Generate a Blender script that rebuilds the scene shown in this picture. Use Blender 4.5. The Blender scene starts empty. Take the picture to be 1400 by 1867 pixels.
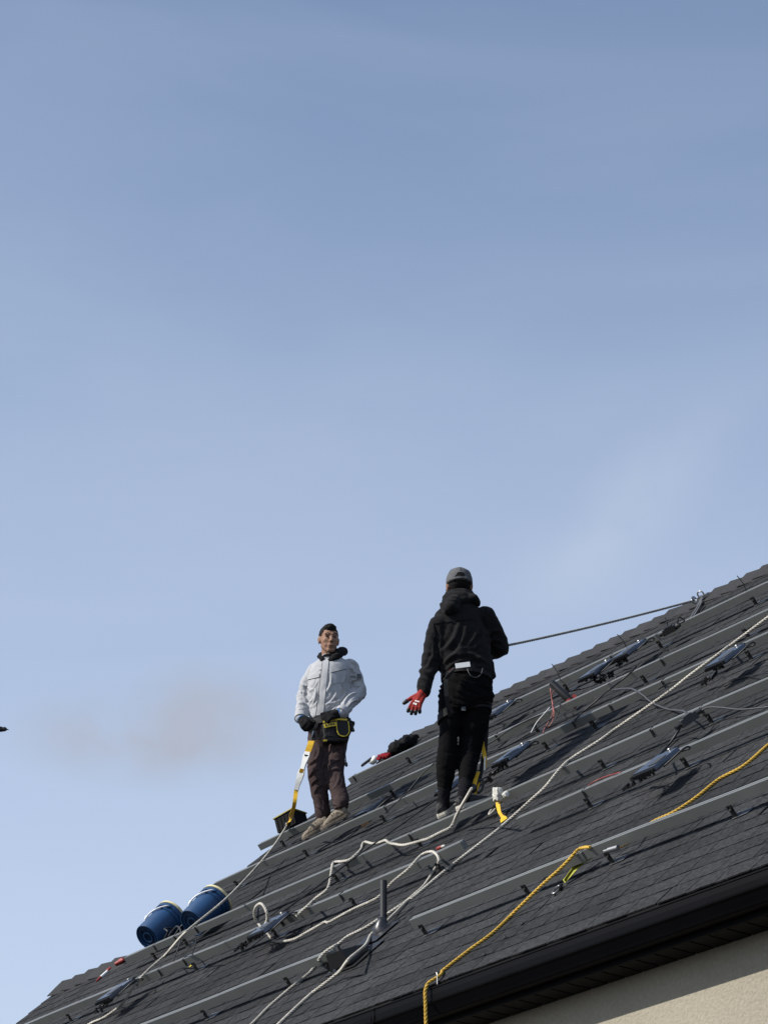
import bpy, math, random
import numpy as np
from mathutils import Vector, Matrix, noise
from mathutils.bvhtree import BVHTree

random.seed(7)
rng = np.random.default_rng(7)
SC = bpy.context.scene
COL = SC.collection
R = math.radians

# ------------------------------------------------------------------ camera
F, PIT = 4620.0, R(26.9)
CAM = np.array([0, 0, 1.6])
cd = bpy.data.cameras.new('camera'); cam = bpy.data.objects.new('camera', cd); COL.objects.link(cam)
cam.location = CAM; cam.rotation_euler = (R(90) + PIT, 0, 0)
cd.sensor_fit = 'HORIZONTAL'; cd.sensor_width = 36; cd.lens = 36 * F / 1400
cd.clip_start = .1; cd.clip_end = 3000
SC.camera = cam

# ------------------------------------------------------------------ sky, sun, exposure
SUN_EL, SUN_AZ = R(37.5), R(-106)
world = bpy.data.worlds.new('World'); SC.world = world; world.use_nodes = True
wn, wl = world.node_tree.nodes, world.node_tree.links
wn.clear()
sky = wn.new('ShaderNodeTexSky'); sky.sky_type = 'NISHITA'; sky.sun_disc = False
sky.sun_elevation = SUN_EL; sky.sun_rotation = SUN_AZ
sky.air_density = 1.0; sky.dust_density = .7; sky.ozone_density = 2.0; sky.altitude = 300
bg = wn.new('ShaderNodeBackground'); bg.inputs[1].default_value = .15
wo = wn.new('ShaderNodeOutputWorld')
tc = wn.new('ShaderNodeTexCoord')


def wnode(t, **kw):
    n = wn.new(t)
    for k, v in kw.items():
        setattr(n, k, v)
    return n


# thin high veil: streaky noise over the whole sky
mp = wnode('ShaderNodeMapping'); mp.inputs['Scale'].default_value = (1.3, 1.3, 6.0); mp.inputs['Rotation'].default_value = (.2, .35, .5)
wl.new(tc.outputs['Generated'], mp.inputs['Vector'])
n1 = wnode('ShaderNodeTexNoise'); n1.inputs['Scale'].default_value = 2.3; n1.inputs['Detail'].default_value = 8; n1.inputs['Roughness'].default_value = .5
n1.inputs['Distortion'].default_value = .5
wl.new(mp.outputs[0], n1.inputs['Vector'])
r1 = wnode('ShaderNodeMapRange'); r1.inputs[1].default_value = .38; r1.inputs[2].default_value = .8; r1.inputs[3].default_value = .04; r1.inputs[4].default_value = .20
wl.new(n1.outputs[0], r1.inputs[0])
mixv = wnode('ShaderNodeMix', data_type='RGBA'); mixv.inputs[7].default_value = (4.2, 4.6, 5.2, 1)
wl.new(r1.outputs[0], mixv.inputs[0]); wl.new(sky.outputs[0], mixv.inputs[6])


def pixdir(x, y):
    a, b = (x - 700) / F, (y - 933.5) / F
    v = np.array([a, b * math.sin(PIT) + math.cos(PIT), -b * math.cos(PIT) + math.sin(PIT)])
    return v / np.linalg.norm(v)


# haze that thickens towards the horizon, the same all round
sep = wnode('ShaderNodeSeparateXYZ'); wl.new(tc.outputs['Generated'], sep.inputs[0])
hz = wnode('ShaderNodeMapRange', interpolation_type='SMOOTHSTEP'); hz.inputs[1].default_value = .75; hz.inputs[2].default_value = .12
hz.inputs[3].default_value = 0; hz.inputs[4].default_value = .75
wl.new(sep.outputs[2], hz.inputs[0])
mixh = wnode('ShaderNodeMix', data_type='RGBA'); mixh.inputs[7].default_value = (4.15, 4.7, 5.75, 1)
wl.new(hz.outputs[0], mixh.inputs[0]); wl.new(mixv.outputs[2], mixh.inputs[6])
last = mixh


def cloud(px, py, size, flat, col, amount, nscale, ang=0.0):
    """a soft cloud standing in the sky in one direction"""
    global last
    d = Vector(pixdir(px, py))
    up = Vector((0, 0, 1)); rt = d.cross(up).normalized(); u2 = rt.cross(d)
    rt, u2 = rt * math.cos(ang) + u2 * math.sin(ang), u2 * math.cos(ang) - rt * math.sin(ang)

    def dot(vec, s):
        m = wnode('ShaderNodeVectorMath', operation='DOT_PRODUCT'); m.inputs[1].default_value = tuple(vec * s)
        wl.new(tc.outputs['Generated'], m.inputs[0]); return m.outputs['Value']

    cx, cy, cz = dot(rt, 1 / size), dot(u2, 1 / (size * flat)), dot(d, 1)
    cb = wnode('ShaderNodeCombineXYZ'); wl.new(cx, cb.inputs[0]); wl.new(cy, cb.inputs[1])
    nz = wnode('ShaderNodeTexNoise'); nz.inputs['Scale'].default_value = nscale; nz.inputs['Detail'].default_value = 6
    wl.new(tc.outputs['Generated'], nz.inputs['Vector'])
    ln = wnode('ShaderNodeVectorMath', operation='LENGTH'); wl.new(cb.outputs[0], ln.inputs[0])
    mr = wnode('ShaderNodeMapRange', interpolation_type='SMOOTHSTEP'); mr.inputs[1].default_value = 1.0; mr.inputs[2].default_value = .0
    mr.inputs[3].default_value = 0; mr.inputs[4].default_value = 1
    wl.new(ln.outputs['Value'], mr.inputs[0])
    nr = wnode('ShaderNodeMapRange', interpolation_type='SMOOTHSTEP'); nr.inputs[1].default_value = .25; nr.inputs[2].default_value = .62
    wl.new(nz.outputs[0], nr.inputs[0])
    m1 = wnode('ShaderNodeMath', operation='MULTIPLY'); wl.new(mr.outputs[0], m1.inputs[0]); wl.new(nr.outputs[0], m1.inputs[1])
    gt = wnode('ShaderNodeMath', operation='GREATER_THAN'); gt.inputs[1].default_value = 0; wl.new(cz, gt.inputs[0])
    m2 = wnode('ShaderNodeMath', operation='MULTIPLY'); wl.new(m1.outputs[0], m2.inputs[0]); wl.new(gt.outputs[0], m2.inputs[1])
    m3 = wnode('ShaderNodeMath', operation='MULTIPLY'); m3.inputs[1].default_value = amount; wl.new(m2.outputs[0], m3.inputs[0])
    mx = wnode('ShaderNodeMix', data_type='RGBA'); mx.inputs[7].default_value = col
    wl.new(m3.outputs[0], mx.inputs[0]); wl.new(last.outputs[2], mx.inputs[6])
    last = mx


cloud(285, 1342, .072, .36, (2.68, 2.83, 3.3, 1), 1.0, 22)
cloud(375, 1292, .042, .6, (2.74, 2.92, 3.45, 1), .75, 34)
cloud(1120, 950, .085, .34, (3.9, 4.35, 5.2, 1), .26, 22, .75)
wl.new(last.outputs[2], bg.inputs[0]); wl.new(bg.outputs[0], wo.inputs[0])

SUN = Vector((math.sin(SUN_AZ) * math.cos(SUN_EL), math.cos(SUN_AZ) * math.cos(SUN_EL), math.sin(SUN_EL)))
ld = bpy.data.lights.new('sun', 'SUN'); ld.energy = 5.0; ld.angle = R(.53); ld.color = (1, .95, .88)
sun = bpy.data.objects.new('sun', ld); COL.objects.link(sun); sun.location = (-20, -10, 30)
sun.rotation_euler = SUN.to_track_quat('Z', 'Y').to_euler()

SC.view_settings.view_transform = 'Standard'; SC.view_settings.look = 'None'
SC.view_settings.exposure = .12; SC.view_settings.gamma = 1; SC.view_settings.use_curve_mapping = False

# ------------------------------------------------------------------ materials
MATS = {}


def mat(name, col, rough=.7, metal=0, spec=.5, var=0, vscale=30, bump=0, bscale=200, rand=0, stretch=(1, 1, 1), var2=0, v2scale=3, sheen=0):
    m = bpy.data.materials.new(name); m.use_nodes = True
    nt = m.node_tree; b = nt.nodes['Principled BSDF']
    b.inputs['Base Color'].default_value = (*col, 1); b.inputs['Roughness'].default_value = rough
    b.inputs['Metallic'].default_value = metal; b.inputs['Specular IOR Level'].default_value = spec
    if sheen: b.inputs['Sheen Weight'].default_value = sheen
    g = nt.nodes.new('ShaderNodeNewGeometry')
    mpn = nt.nodes.new('ShaderNodeMapping'); mpn.inputs['Scale'].default_value = stretch
    nt.links.new(g.outputs['Position'], mpn.inputs['Vector'])
    val = None

    def noise_val(sc, amp, det=4):
        n = nt.nodes.new('ShaderNodeTexNoise'); n.inputs['Scale'].default_value = sc; n.inputs['Detail'].default_value = det
        nt.links.new(mpn.outputs[0], n.inputs['Vector'])
        r = nt.nodes.new('ShaderNodeMapRange'); r.inputs[1].default_value = .25; r.inputs[2].default_value = .75
        r.inputs[3].default_value = 1 - amp; r.inputs[4].default_value = 1 + amp
        nt.links.new(n.outputs[0], r.inputs[0]); return r.outputs[0]

    def mul(a, c):
        if a is None: return c
        k = nt.nodes.new('ShaderNodeMath'); k.operation = 'MULTIPLY'
        nt.links.new(a, k.inputs[0]); nt.links.new(c, k.inputs[1]); return k.outputs[0]

    if var: val = mul(val, noise_val(vscale, var))
    if var2: val = mul(val, noise_val(v2scale, var2, 3))
    if rand:
        oi = nt.nodes.new('ShaderNodeObjectInfo'); r = nt.nodes.new('ShaderNodeMapRange')
        r.inputs[3].default_value = 1 - rand; r.inputs[4].default_value = 1 + rand
        nt.links.new(oi.outputs['Random'], r.inputs[0]); val = mul(val, r.outputs[0])
    if val is not None:
        v = nt.nodes.new('ShaderNodeVectorMath'); v.operation = 'SCALE'; v.inputs[0].default_value = col
        nt.links.new(val, v.inputs['Scale']); nt.links.new(v.outputs[0], b.inputs['Base Color'])
    if bump:
        n = nt.nodes.new('ShaderNodeTexNoise'); n.inputs['Scale'].default_value = bscale; n.inputs['Detail'].default_value = 3
        nt.links.new(mpn.outputs[0], n.inputs['Vector'])
        bp = nt.nodes.new('ShaderNodeBump'); bp.inputs['Strength'].default_value = bump; bp.inputs['Distance'].default_value = .01
        nt.links.new(n.outputs[0], bp.inputs['Height']); nt.links.new(bp.outputs[0], b.inputs['Normal'])
    MATS[name] = m
    return m


M_SHINGLE = mat('asphalt_shingle', (.0295, .0303, .032), .95, spec=.15, var=.6, vscale=48, var2=.24, v2scale=2.2, bump=.6, bscale=170, rand=.22)
M_DECK = mat('roof_underlay', (.02, .02, .02), .95, spec=.1)
M_CAP = mat('ridge_shingle', (.033, .033, .034), .93, spec=.25, var=.35, vscale=95, bump=.3, bscale=260, rand=.15)
M_STUCCO = mat('stucco', (.315, .287, .225), .95, spec=.1, var=.10, vscale=60, bump=.5, bscale=70, var2=.10, v2scale=1.2)
M_GUTTER = mat('black_gutter', (.0026, .0027, .0036), .5, spec=.05, var2=.15, v2scale=5)
M_SOFFIT = mat('black_soffit', (.007, .007, .007), .6, spec=.1)
M_GROUND = mat('ground_asphalt', (.036, .037, .038), .95, var=.3, vscale=2)
M_RAIL = mat('rail_aluminium', (.205, .213, .205), .45, metal=.3, var=.06, vscale=8, var2=.08, v2scale=1.1)
M_BRACKET = mat('black_bracket', (.02, .02, .021), .6, metal=.2)
M_FLASH = mat('flashing_metal', (.075, .078, .082), .6, metal=.3, var=.4, vscale=50)
M_STEEL = mat('steel', (.36, .36, .35), .42, metal=1)
M_ROPE = mat('white_rope', (.46, .435, .38), .85, spec=.2, var=.22, vscale=40, var2=.28, v2scale=4)
M_ROPEG = mat('grey_rope', (.30, .295, .275), .85, spec=.2, var=.18, vscale=40)
M_YROPE = mat('yellow_rope', (.50, .315, .05), .8, spec=.3, var=.15, vscale=40, var2=.12, v2scale=3)
M_YWEB = mat('yellow_webbing', (.62, .37, .02), .7, spec=.3, var=.15, vscale=60)
M_GWEB = mat('lime_webbing', (.33, .33, .05), .7, spec=.3, var=.15, vscale=60)
M_SLEEVE = mat('dirty_sleeve', (.46, .45, .40), .8, var=.35, vscale=25, var2=.15, v2scale=8)
M_WLABEL = mat('white_label', (.70, .70, .66), .6, var=.08, vscale=40)
M_BLK = mat('black_plastic', (.010, .010, .011), .45, spec=.5)
M_CABLE = mat('black_cable', (.010, .010, .011), .5)
M_GCABLE = mat('grey_cable', (.05, .05, .055), .5)
M_INV = mat('inverter_case', (.11, .122, .145), .24, metal=.8, spec=.6, var=.1, vscale=40)
M_GBOX = mat('grey_box', (.035, .036, .038), .6)
M_CRATE = mat('crate_plastic', (.007, .007, .0075), .8, spec=.15)
M_BLUE = mat('blue_bucket', (.006, .046, .128), .5, spec=.5, var=.12, vscale=14, var2=.15, v2scale=5)
M_CREAM = mat('cream_lid', (.62, .56, .33), .6)
M_WHITE = mat('white_plastic', (.75, .75, .74), .5)
M_RED = mat('red_plastic', (.26, .028, .022), .5)
M_REDCL = mat('red_cloth', (.17, .011, .016), .9, spec=.1, var=.2, vscale=40)
M_ORANGE = mat('orange_wire', (.30, .09, .075), .55)
M_BROWN = mat('brown_wood', (.12, .065, .03), .7, var=.3, vscale=60)
M_BLUETOOL = mat('blue_handle', (.03, .07, .18), .5)
M_RIM = mat('olive_rim', (.34, .29, .06), .7)
M_YEL = mat('yellow_trim', (.65, .50, .03), .6, var=.1, vscale=60)
M_BOOT = mat('rubber', (.014, .014, .015), .35, spec=.6)
M_PIPE = mat('black_pipe', (.009, .009, .0105), .45)
M_SKIN = mat('skin', (.255, .142, .094), .62, spec=.25, var=.07, vscale=40)
M_HAIR = mat('black_hair', (.008, .007, .0065), .75, spec=.15, bump=.3, bscale=260, stretch=(1, 1, .4))
M_DARKEYE = mat('eye', (.03, .02, .016), .5)
M_LIP = mat('lip', (.17, .07, .06), .5)
M_JACKET = mat('light_grey_jacket', (.37, .377, .389), .8, spec=.2, var=.04, vscale=25, bump=.05, bscale=160)
M_JACKETD = mat('jacket_seam', (.10, .10, .105), .85)
M_BLKCL = mat('black_cloth', (.011, .011, .012), .95, spec=.15, bump=.2, bscale=250, var=.15, vscale=40)
M_TROUS = mat('plum_trousers', (.048, .032, .031), .9, spec=.15, var=.22, vscale=20, bump=.2, bscale=200, var2=.12, v2scale=7)
M_HOODIE = mat('black_fleece', (.0105, .0105, .0112), .97, spec=.1, bump=.35, bscale=160, var=.2, vscale=60, sheen=.06)
M_LEGG = mat('black_trousers', (.0038, .0038, .0042), .95, spec=.1, bump=.2, bscale=200)
M_SOCK = mat('charcoal_sock', (.010, .010, .0115), .97, spec=.1, bump=.5, bscale=120)
M_CAP2 = mat('grey_cap', (.11, .112, .117), .95, spec=.15, var=.15, vscale=60, bump=.3, bscale=250)
M_GLOVER = mat('red_glove', (.27, .024, .02), .8, spec=.2, bump=.4, bscale=300, var=.15, vscale=60)
M_STRAP = mat('black_strap', (.010, .010, .011), .75, spec=.25)
M_SHOE = mat('beige_shoe', (.20, .168, .128), .85, spec=.2, var=.18, vscale=35, var2=.1, v2scale=12)
M_SOLE = mat('worn_sole', (.15, .125, .095), .85, var=.15, vscale=40)
M_SOLEW = mat('white_sole', (.46, .43, .36), .75, var=.12, vscale=40)
M_SHOEB = mat('black_shoe', (.018, .017, .016), .75, var=.2, vscale=40)
M_BLUEB = mat('blue_band', (.05, .19, .45), .6)
M_POUCH = mat('black_pouch', (.018, .018, .019), .75, spec=.3, bump=.2, bscale=200)

# ------------------------------------------------------------------ places: pixel of the photograph -> point on the roof or at a depth
AZ = R(142.17)
S = np.array([math.sin(AZ), math.cos(AZ), 0]); H = np.array([-S[1], S[0], 0])
TH = R(42.6)
U = math.cos(TH) * H + np.array([0, 0, math.sin(TH)]); N = -math.sin(TH) * H + np.array([0, 0, math.cos(TH)])
Zv = np.array([0, 0, 1.])


def ray(x, y):
    a, b = (x - 700) / F, (y - 933.5) / F
    return np.array([a, b * math.sin(PIT) + math.cos(PIT), -b * math.cos(PIT) + math.sin(PIT)])


H0 = (CAM + ray(832, 1478) * 16.6) @ N


def roof(x, y, n=0.0):
    r = ray(x, y); return CAM + r * ((H0 + n - CAM @ N) / (r @ N))


O = roof(1000, 1723)


def st(x, y, n=0.0):
    p = roof(x, y, n) - O; return p @ S, p @ U


def P(s, t, n=0.0):
    return O + S * s + U * t + N * n


def depth(x, y, Y):
    r = ray(x, y); return CAM + r * (Y / r[1])


ROOFROT = Matrix(np.array([S, U, N]).T.tolist()).to_4x4()


def roofM(p, rot=0.0):
    return Matrix.Translation(Vector(p)) @ ROOFROT @ Matrix.Rotation(rot, 4, 'Z')


# ------------------------------------------------------------------ mesh helpers
def unit(v):
    v = np.asarray(v, float); l = np.linalg.norm(v); return v / l if l > 1e-9 else v


def frame(d, hint=(0, 0, 1)):
    d = unit(d); h = np.asarray(hint, float)
    if abs(unit(h) @ d) > .97: h = np.array([1., 0, 0])
    a = unit(np.cross(h, d)); return a, np.cross(d, a)


class MB:
    def __init__(self): self.v = []; self.f = []; self.n = 0

    def add(self, vs, fs):
        b = self.n; vs = np.asarray(vs, float).reshape(-1, 3)
        self.v.append(vs); self.n += len(vs); self.f += [tuple(i + b for i in f) for f in fs]; return self

    def box(self, c, sx, sy, sz, ax=(1, 0, 0), ay=(0, 1, 0), az=(0, 0, 1), top=(1, 1)):
        c, ax, ay, az = [np.asarray(q, float) for q in (c, ax, ay, az)]
        vs = []
        for k, tz in ((-.5, (1, 1)), (.5, top)):
            for i, j in ((-.5, -.5), (.5, -.5), (.5, .5), (-.5, .5)):
                vs.append(c + ax * sx * i * tz[0] + ay * sy * j * tz[1] + az * sz * k)
        return self.add(vs, [(3, 2, 1, 0), (4, 5, 6, 7), (0, 1, 5, 4), (1, 2, 6, 5), (2, 3, 7, 6), (3, 0, 4, 7)])

    def rings(self, rs, cap=True, close=True):
        m = len(rs[0]); vs = np.concatenate(rs); fs = []
        for i in range(len(rs) - 1):
            for j in range(m if close else m - 1):
                k = (j + 1) % m; fs.append((i * m + j, i * m + k, (i + 1) * m + k, (i + 1) * m + j))
        if cap: fs.append(tuple(range(m))[::-1]); fs.append(tuple((len(rs) - 1) * m + j for j in range(m)))
        return self.add(vs, fs)

    def tube(self, pts, r, n=8, cap=True, hint=(0, 0, 1)):
        pts = np.asarray(pts, float); r = np.broadcast_to(r, (len(pts),)); rs = []; a = None
        for i, p in enumerate(pts):
            d = unit(pts[min(i + 1, len(pts) - 1)] - pts[max(i - 1, 0)])
            if a is None: a, b = frame(d, hint)
            else: a = unit(a - d * (a @ d)); b = np.cross(d, a)
            t = np.arange(n) * 2 * math.pi / n
            rs.append(p + r[i] * (np.cos(t)[:, None] * a + np.sin(t)[:, None] * b))
        return self.rings(rs, cap)

    def capsule(self, p0, r0, p1, r1, n=14, k=5):
        p0, p1 = np.asarray(p0, float), np.asarray(p1, float); d = unit(p1 - p0); a, b = frame(d)
        t = np.arange(n) * 2 * math.pi / n; circ = np.cos(t)[:, None] * a + np.sin(t)[:, None] * b; rs = []
        for i in range(k + 1):
            q = -math.pi / 2 * (1 - i / (k + .5)) if False else -math.pi / 2 + (i + .3) / (k + .3) * math.pi / 2
            rs.append(p0 + d * r0 * math.sin(q) + circ * r0 * math.cos(q))
        for i in range(k + 1):
            q = i / (k + .3) * math.pi / 2
            rs.append(p1 + d * r1 * math.sin(q) + circ * r1 * math.cos(q))
        return self.rings(rs)

    def chain(self, pts, rad):
        for i in range(len(pts) - 1): self.capsule(pts[i], rad[i], pts[i + 1], rad[i + 1])
        return self

    def ell(self, c, rx, ry, rz, ax=(1, 0, 0), ay=(0, 1, 0), az=(0, 0, 1), n=20, k=12, p=1.0):
        c, ax, ay, az = [np.asarray(q, float) for q in (c, ax, ay, az)]; t = np.arange(n) * 2 * math.pi / n; rs = []
        for i in range(k + 1):
            q = -math.pi / 2 + (i + .2) / (k + .4) * math.pi
            cr = math.cos(q); rs.append(c + az * rz * math.sin(q) + cr * rx * np.cos(t)[:, None] * ax + cr * ry * np.sin(t)[:, None] * ay)
        return self.rings(rs)

    def loft(self, secs, n=28, sq=1.0):
        """sections: centre, rx, ry, yaw, (tilted by up vector)"""
        rs = []; t = np.arange(n) * 2 * math.pi / n
        for c, rx, ry, yaw in secs:
            a = np.array([math.cos(yaw), math.sin(yaw), 0]); b = np.array([-math.sin(yaw), math.cos(yaw), 0])
            ct, sn = np.cos(t), np.sin(t)
            ct, sn = np.sign(ct) * abs(ct) ** sq, np.sign(sn) * abs(sn) ** sq
            rs.append(np.asarray(c) + ct[:, None] * rx * a + sn[:, None] * ry * b)
        return self.rings(rs)

    def lathe(self, prof, c, d, n=32, hint=(0, 0, 1)):
        """prof: (along, radius)"""
        d = unit(d); a, b = frame(d, hint); t = np.arange(n) * 2 * math.pi / n
        circ = np.cos(t)[:, None] * a + np.sin(t)[:, None] * b
        return self.rings([np.asarray(c) + d * x + circ * max(r, 1e-4) for x, r in prof], cap=True)

    def prism(self, poly, d):
        """polygon (ccw seen against d) swept by vector d"""
        poly = np.asarray(poly, float); m = len(poly)
        vs = np.concatenate([poly, poly + np.asarray(d)])
        return self.add(vs, [tuple(range(m))[::-1], tuple(range(m, 2 * m))] + [(i, (i + 1) % m, m + (i + 1) % m, m + i) for i in range(m)])

    def ribbon(self, pts, w, side, th=.003):
        """flat strap along pts; w width(s), side vector(s)"""
        pts = np.asarray(pts, float); w = np.broadcast_to(w, (len(pts),)); side = np.broadcast_to(np.asarray(side, float), pts.shape); rs = []
        for i, p in enumerate(pts):
            d = unit(pts[min(i + 1, len(pts) - 1)] - pts[max(i - 1, 0)]); s = unit(side[i] - d * (side[i] @ d)); nn = np.cross(d, s)
            rs.append(np.array([p - s * w[i] / 2 - nn * th / 2, p + s * w[i] / 2 - nn * th / 2, p + s * w[i] / 2 + nn * th / 2, p - s * w[i] / 2 + nn * th / 2]))
        return self.rings(rs)

    def data(self): return (np.concatenate(self.v) if self.v else np.zeros((0, 3))), self.f

    def mesh(self, name, origin=(0, 0, 0), smooth=False):
        v, f = self.data(); me = bpy.data.meshes.new(name)
        me.from_pydata((v - np.asarray(origin)).tolist(), [], f); me.update()
        fix_normals(me)
        if smooth is True: me.polygons.foreach_set('use_smooth', [True] * len(me.polygons))
        elif smooth:
            me.polygons.foreach_set('use_smooth', [True] * len(me.polygons)); me.set_sharp_from_angle(angle=R(smooth))
        return me

    def build(self, name, m, parent=None, base=None, smooth=False):
        """one object; vertices are given in world space"""
        b = base_of(parent) if parent is not None else (np.asarray(base) if base is not None else self.data()[0].mean(0))
        me = self.mesh(name, b, smooth); me.materials.append(m)
        o = bpy.data.objects.new(name, me); COL.objects.link(o)
        if parent is not None: o.parent = parent
        else: o.location = b
        o['_b'] = [float(q) for q in b]
        return o


import bmesh


def fix_normals(me):
    bm = bmesh.new(); bm.from_mesh(me); bmesh.ops.recalc_face_normals(bm, faces=bm.faces); bm.to_mesh(me); bm.free()


def base_of(o): return np.array(o['_b'])


def empty(name, loc):
    o = bpy.data.objects.new(name, None); COL.objects.link(o); o.location = [float(q) for q in loc]; o.empty_display_size = .1
    o['_b'] = [float(q) for q in loc]; return o


def tag(o, label=None, cat=None, group=None, kind=None):
    for k, v in (('label', label), ('category', cat), ('group', group), ('kind', kind)):
        if v: o[k] = v
    return o


def inst(name, me, parent, M):
    """object sharing mesh data, world matrix M, under an unrotated parent"""
    o = bpy.data.objects.new(name, me); COL.objects.link(o)
    if parent is not None:
        o.parent = parent; M = Matrix.Translation(-Vector(base_of(parent))) @ M
    o.matrix_local = M
    o['_b'] = [float(q) for q in (base_of(parent) if parent is not None else M.translation)]
    return o


def spline(pts, step=.03):
    """Catmull-Rom through points of any dimension, roughly even steps"""
    pts = np.asarray(pts, float); out = []
    q = np.vstack([2 * pts[0] - pts[1], pts, 2 * pts[-1] - pts[-2]])
    for i in range(1, len(q) - 2):
        p0, p1, p2, p3 = q[i - 1:i + 3]; m = max(1, int(np.linalg.norm(p2 - p1) / step))
        for k in range(m):
            t = k / m
            out.append(.5 * (2 * p1 + (p2 - p0) * t + (2 * p0 - 5 * p1 + 4 * p2 - p3) * t * t + (3 * p1 - p0 - 3 * p2 + p3) * t ** 3))
    out.append(pts[-1]); return np.array(out)


def resample(p, step):
    p = np.asarray(p); d = np.r_[0, np.cumsum(np.linalg.norm(np.diff(p, axis=0), axis=1))]
    m = max(2, int(d[-1] / step)); x = np.linspace(0, d[-1], m)
    return np.stack([np.interp(x, d, p[:, k]) for k in range(3)], 1)


def rope_mb(path, rad, pitch=.06, strands=3):
    """laid rope: three strands twisted about the path"""
    p = resample(path, pitch / 7); mb = MB()
    d = np.gradient(p, axis=0); d /= np.linalg.norm(d, axis=1)[:, None]
    a = np.zeros_like(p); a[0], _ = frame(d[0])
    for i in range(1, len(p)):
        v = a[i - 1] - d[i] * (a[i - 1] @ d[i]); a[i] = unit(v)
    b = np.cross(d, a); L = np.r_[0, np.cumsum(np.linalg.norm(np.diff(p, axis=0), axis=1))]
    off = rad * .54; sr = rad * .54
    for k in range(strands):
        th = L / pitch * 2 * math.pi + k * 2 * math.pi / strands
        c = p + off * (np.cos(th)[:, None] * a + np.sin(th)[:, None] * b)
        t = np.arange(6) * math.pi / 3
        rs = [c[i] + sr * (np.cos(t)[:, None] * a[i] + np.sin(t)[:, None] * b[i]) for i in range(len(p))]
        mb.rings(rs)
    return mb


# ------------------------------------------------------------------ ground
g = MB(); g.add([(-900, -900, 0), (900, -900, 0), (900, 900, 0), (-900, 900, 0)], [(0, 1, 2, 3)])
tag(g.build('ground', M_GROUND, base=(0, 0, 0)), kind='structure')

# ------------------------------------------------------------------ house
S0, S1, SW = -7.16, 3.6, -8.25           # main rake, far right end, rake of the lower wing
TR, TW = 6.50, 3.10                      # ridge of the main roof, ridge of the wing
house = empty('house', [O[0], O[1], 0])
tag(house, 'house with steep dark shingle roof, black gutter and beige stucco wall', 'house')
EXP = .143
mb = MB()
# deck slabs, front and back slopes
Ub = -math.cos(TH) * (-H) + 0 * H
UB = math.cos(TH) * H - np.array([0, 0, math.sin(TH)])      # down the far slope


def slab(p, th=.05):
    p = np.asarray(p); mb.prism(p - Zv * th - Zv * .006, Zv * th)


slab([P(S0, .02), P(S1, .02), P(S1, TR), P(S0, TR)])
slab([P(S0, TR), P(S1, TR), P(S1, TR) + UB * TR, P(S0, TR) + UB * TR])
slab([P(SW, .02), P(S0 - .003, .02), P(S0 - .003, TW), P(SW, TW)])
slab([P(SW, TW), P(S0 - .003, TW), P(S0 - .003, TW) + UB * TW, P(SW, TW) + UB * TW])
roof_o = mb.build('roof', M_DECK, house)

# shingle pieces: laminated, with raised teeth of uneven width
SHW = .96


def shingle_mesh(seed, w=SHW):
    rr = random.Random(seed); m = MB()
    def slabw(x0, x1, z0, dz, y0=0, y1=.165, sk0=0, sk1=0):
        zt0, zt1 = z0 + dz, z0 * .4 + .001
        vs = [(x0, y0, z0 - .004), (x1, y0, z0 - .004), (x1 + sk1, y1, -.003), (x0 + sk0, y1, -.003),
              (x0, y0, zt0), (x1, y0, zt0), (x1 + sk1, y1, zt1), (x0 + sk0, y1, zt1)]
        m.add(vs, [(3, 2, 1, 0), (4, 5, 6, 7), (0, 1, 5, 4), (1, 2, 6, 5), (2, 3, 7, 6), (3, 0, 4, 7)])
    slabw(.0004, w - .0004, .002, .0036)
    x = rr.uniform(0, .06)
    while x < w - .06:
        tw = rr.uniform(.09, .2); x1 = min(x + tw, w - .002)
        slabw(x + .001, x1, .0054, .0012 + rr.uniform(0, .0018), y0=-.001 - rr.uniform(0, .004), y1=.160,
              sk0=rr.uniform(-.004, .010), sk1=-rr.uniform(-.004, .010))
        x = x1 + rr.uniform(.05, .16)
    me = m.mesh('shingle'); me.materials.append(M_SHINGLE); return me


SHM = [shingle_mesh(i) for i in range(14)]
cells = []
for k in range(int(TR / EXP) + 1):
    t = k * EXP + .015
    if t > TR - .07: break
    off = (k * .37 + .11 * math.sin(k * 2.3)) % SHW
    s_lo = SW if t < TW - .06 else S0
    s = S1 - off
    first = True
    while s > s_lo - SHW:
        cells.append((s, t)); s -= SHW
px_keep = []


def proj(p):
    q = np.asarray(p) - CAM; z = q[1] * math.cos(PIT) + q[2] * math.sin(PIT); y = q[1] * math.sin(PIT) - q[2] * math.cos(PIT)
    return 700 + F * q[0] / z, 933.5 + F * y / z, z


scored = []
for s, t in cells:
    s_lo = SW if t < TW - .06 else S0
    lo, hi = max(s, s_lo - .02), min(s + SHW, S1)
    if hi - lo < .05: continue
    x, y, z = proj(P((lo + hi) / 2, t + .07)); vis = -40 < x < 1440 and y < 1930
    scored.append((0 if vis else 1, z, s, t, lo, hi))
scored.sort()
rest = MB(); cnt = 0
for vis, z, s, t, lo, hi in scored:
    me = SHM[rng.integers(len(SHM))]
    full = hi - lo > SHW - .01
    tilt = rng.normal(0, .003)
    p = P(s + rng.normal(0, .012), t + rng.normal(0, .004), .001)
    if full and cnt < 300:
        inst('shingle', me, roof_o, roofM(p, tilt)); cnt += 1
    else:
        v = np.array([q.co for q in me.vertices]); v[:, 0] = np.clip(v[:, 0], lo - s, hi - s)
        rest.add(p + v[:, :1] * S + v[:, 1:2] * U + v[:, 2:3] * N, [tuple(f.vertices) for f in me.polygons])
o = rest.build('shingles', M_SHINGLE, roof_o); o['kind'] = 'stuff'

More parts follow.
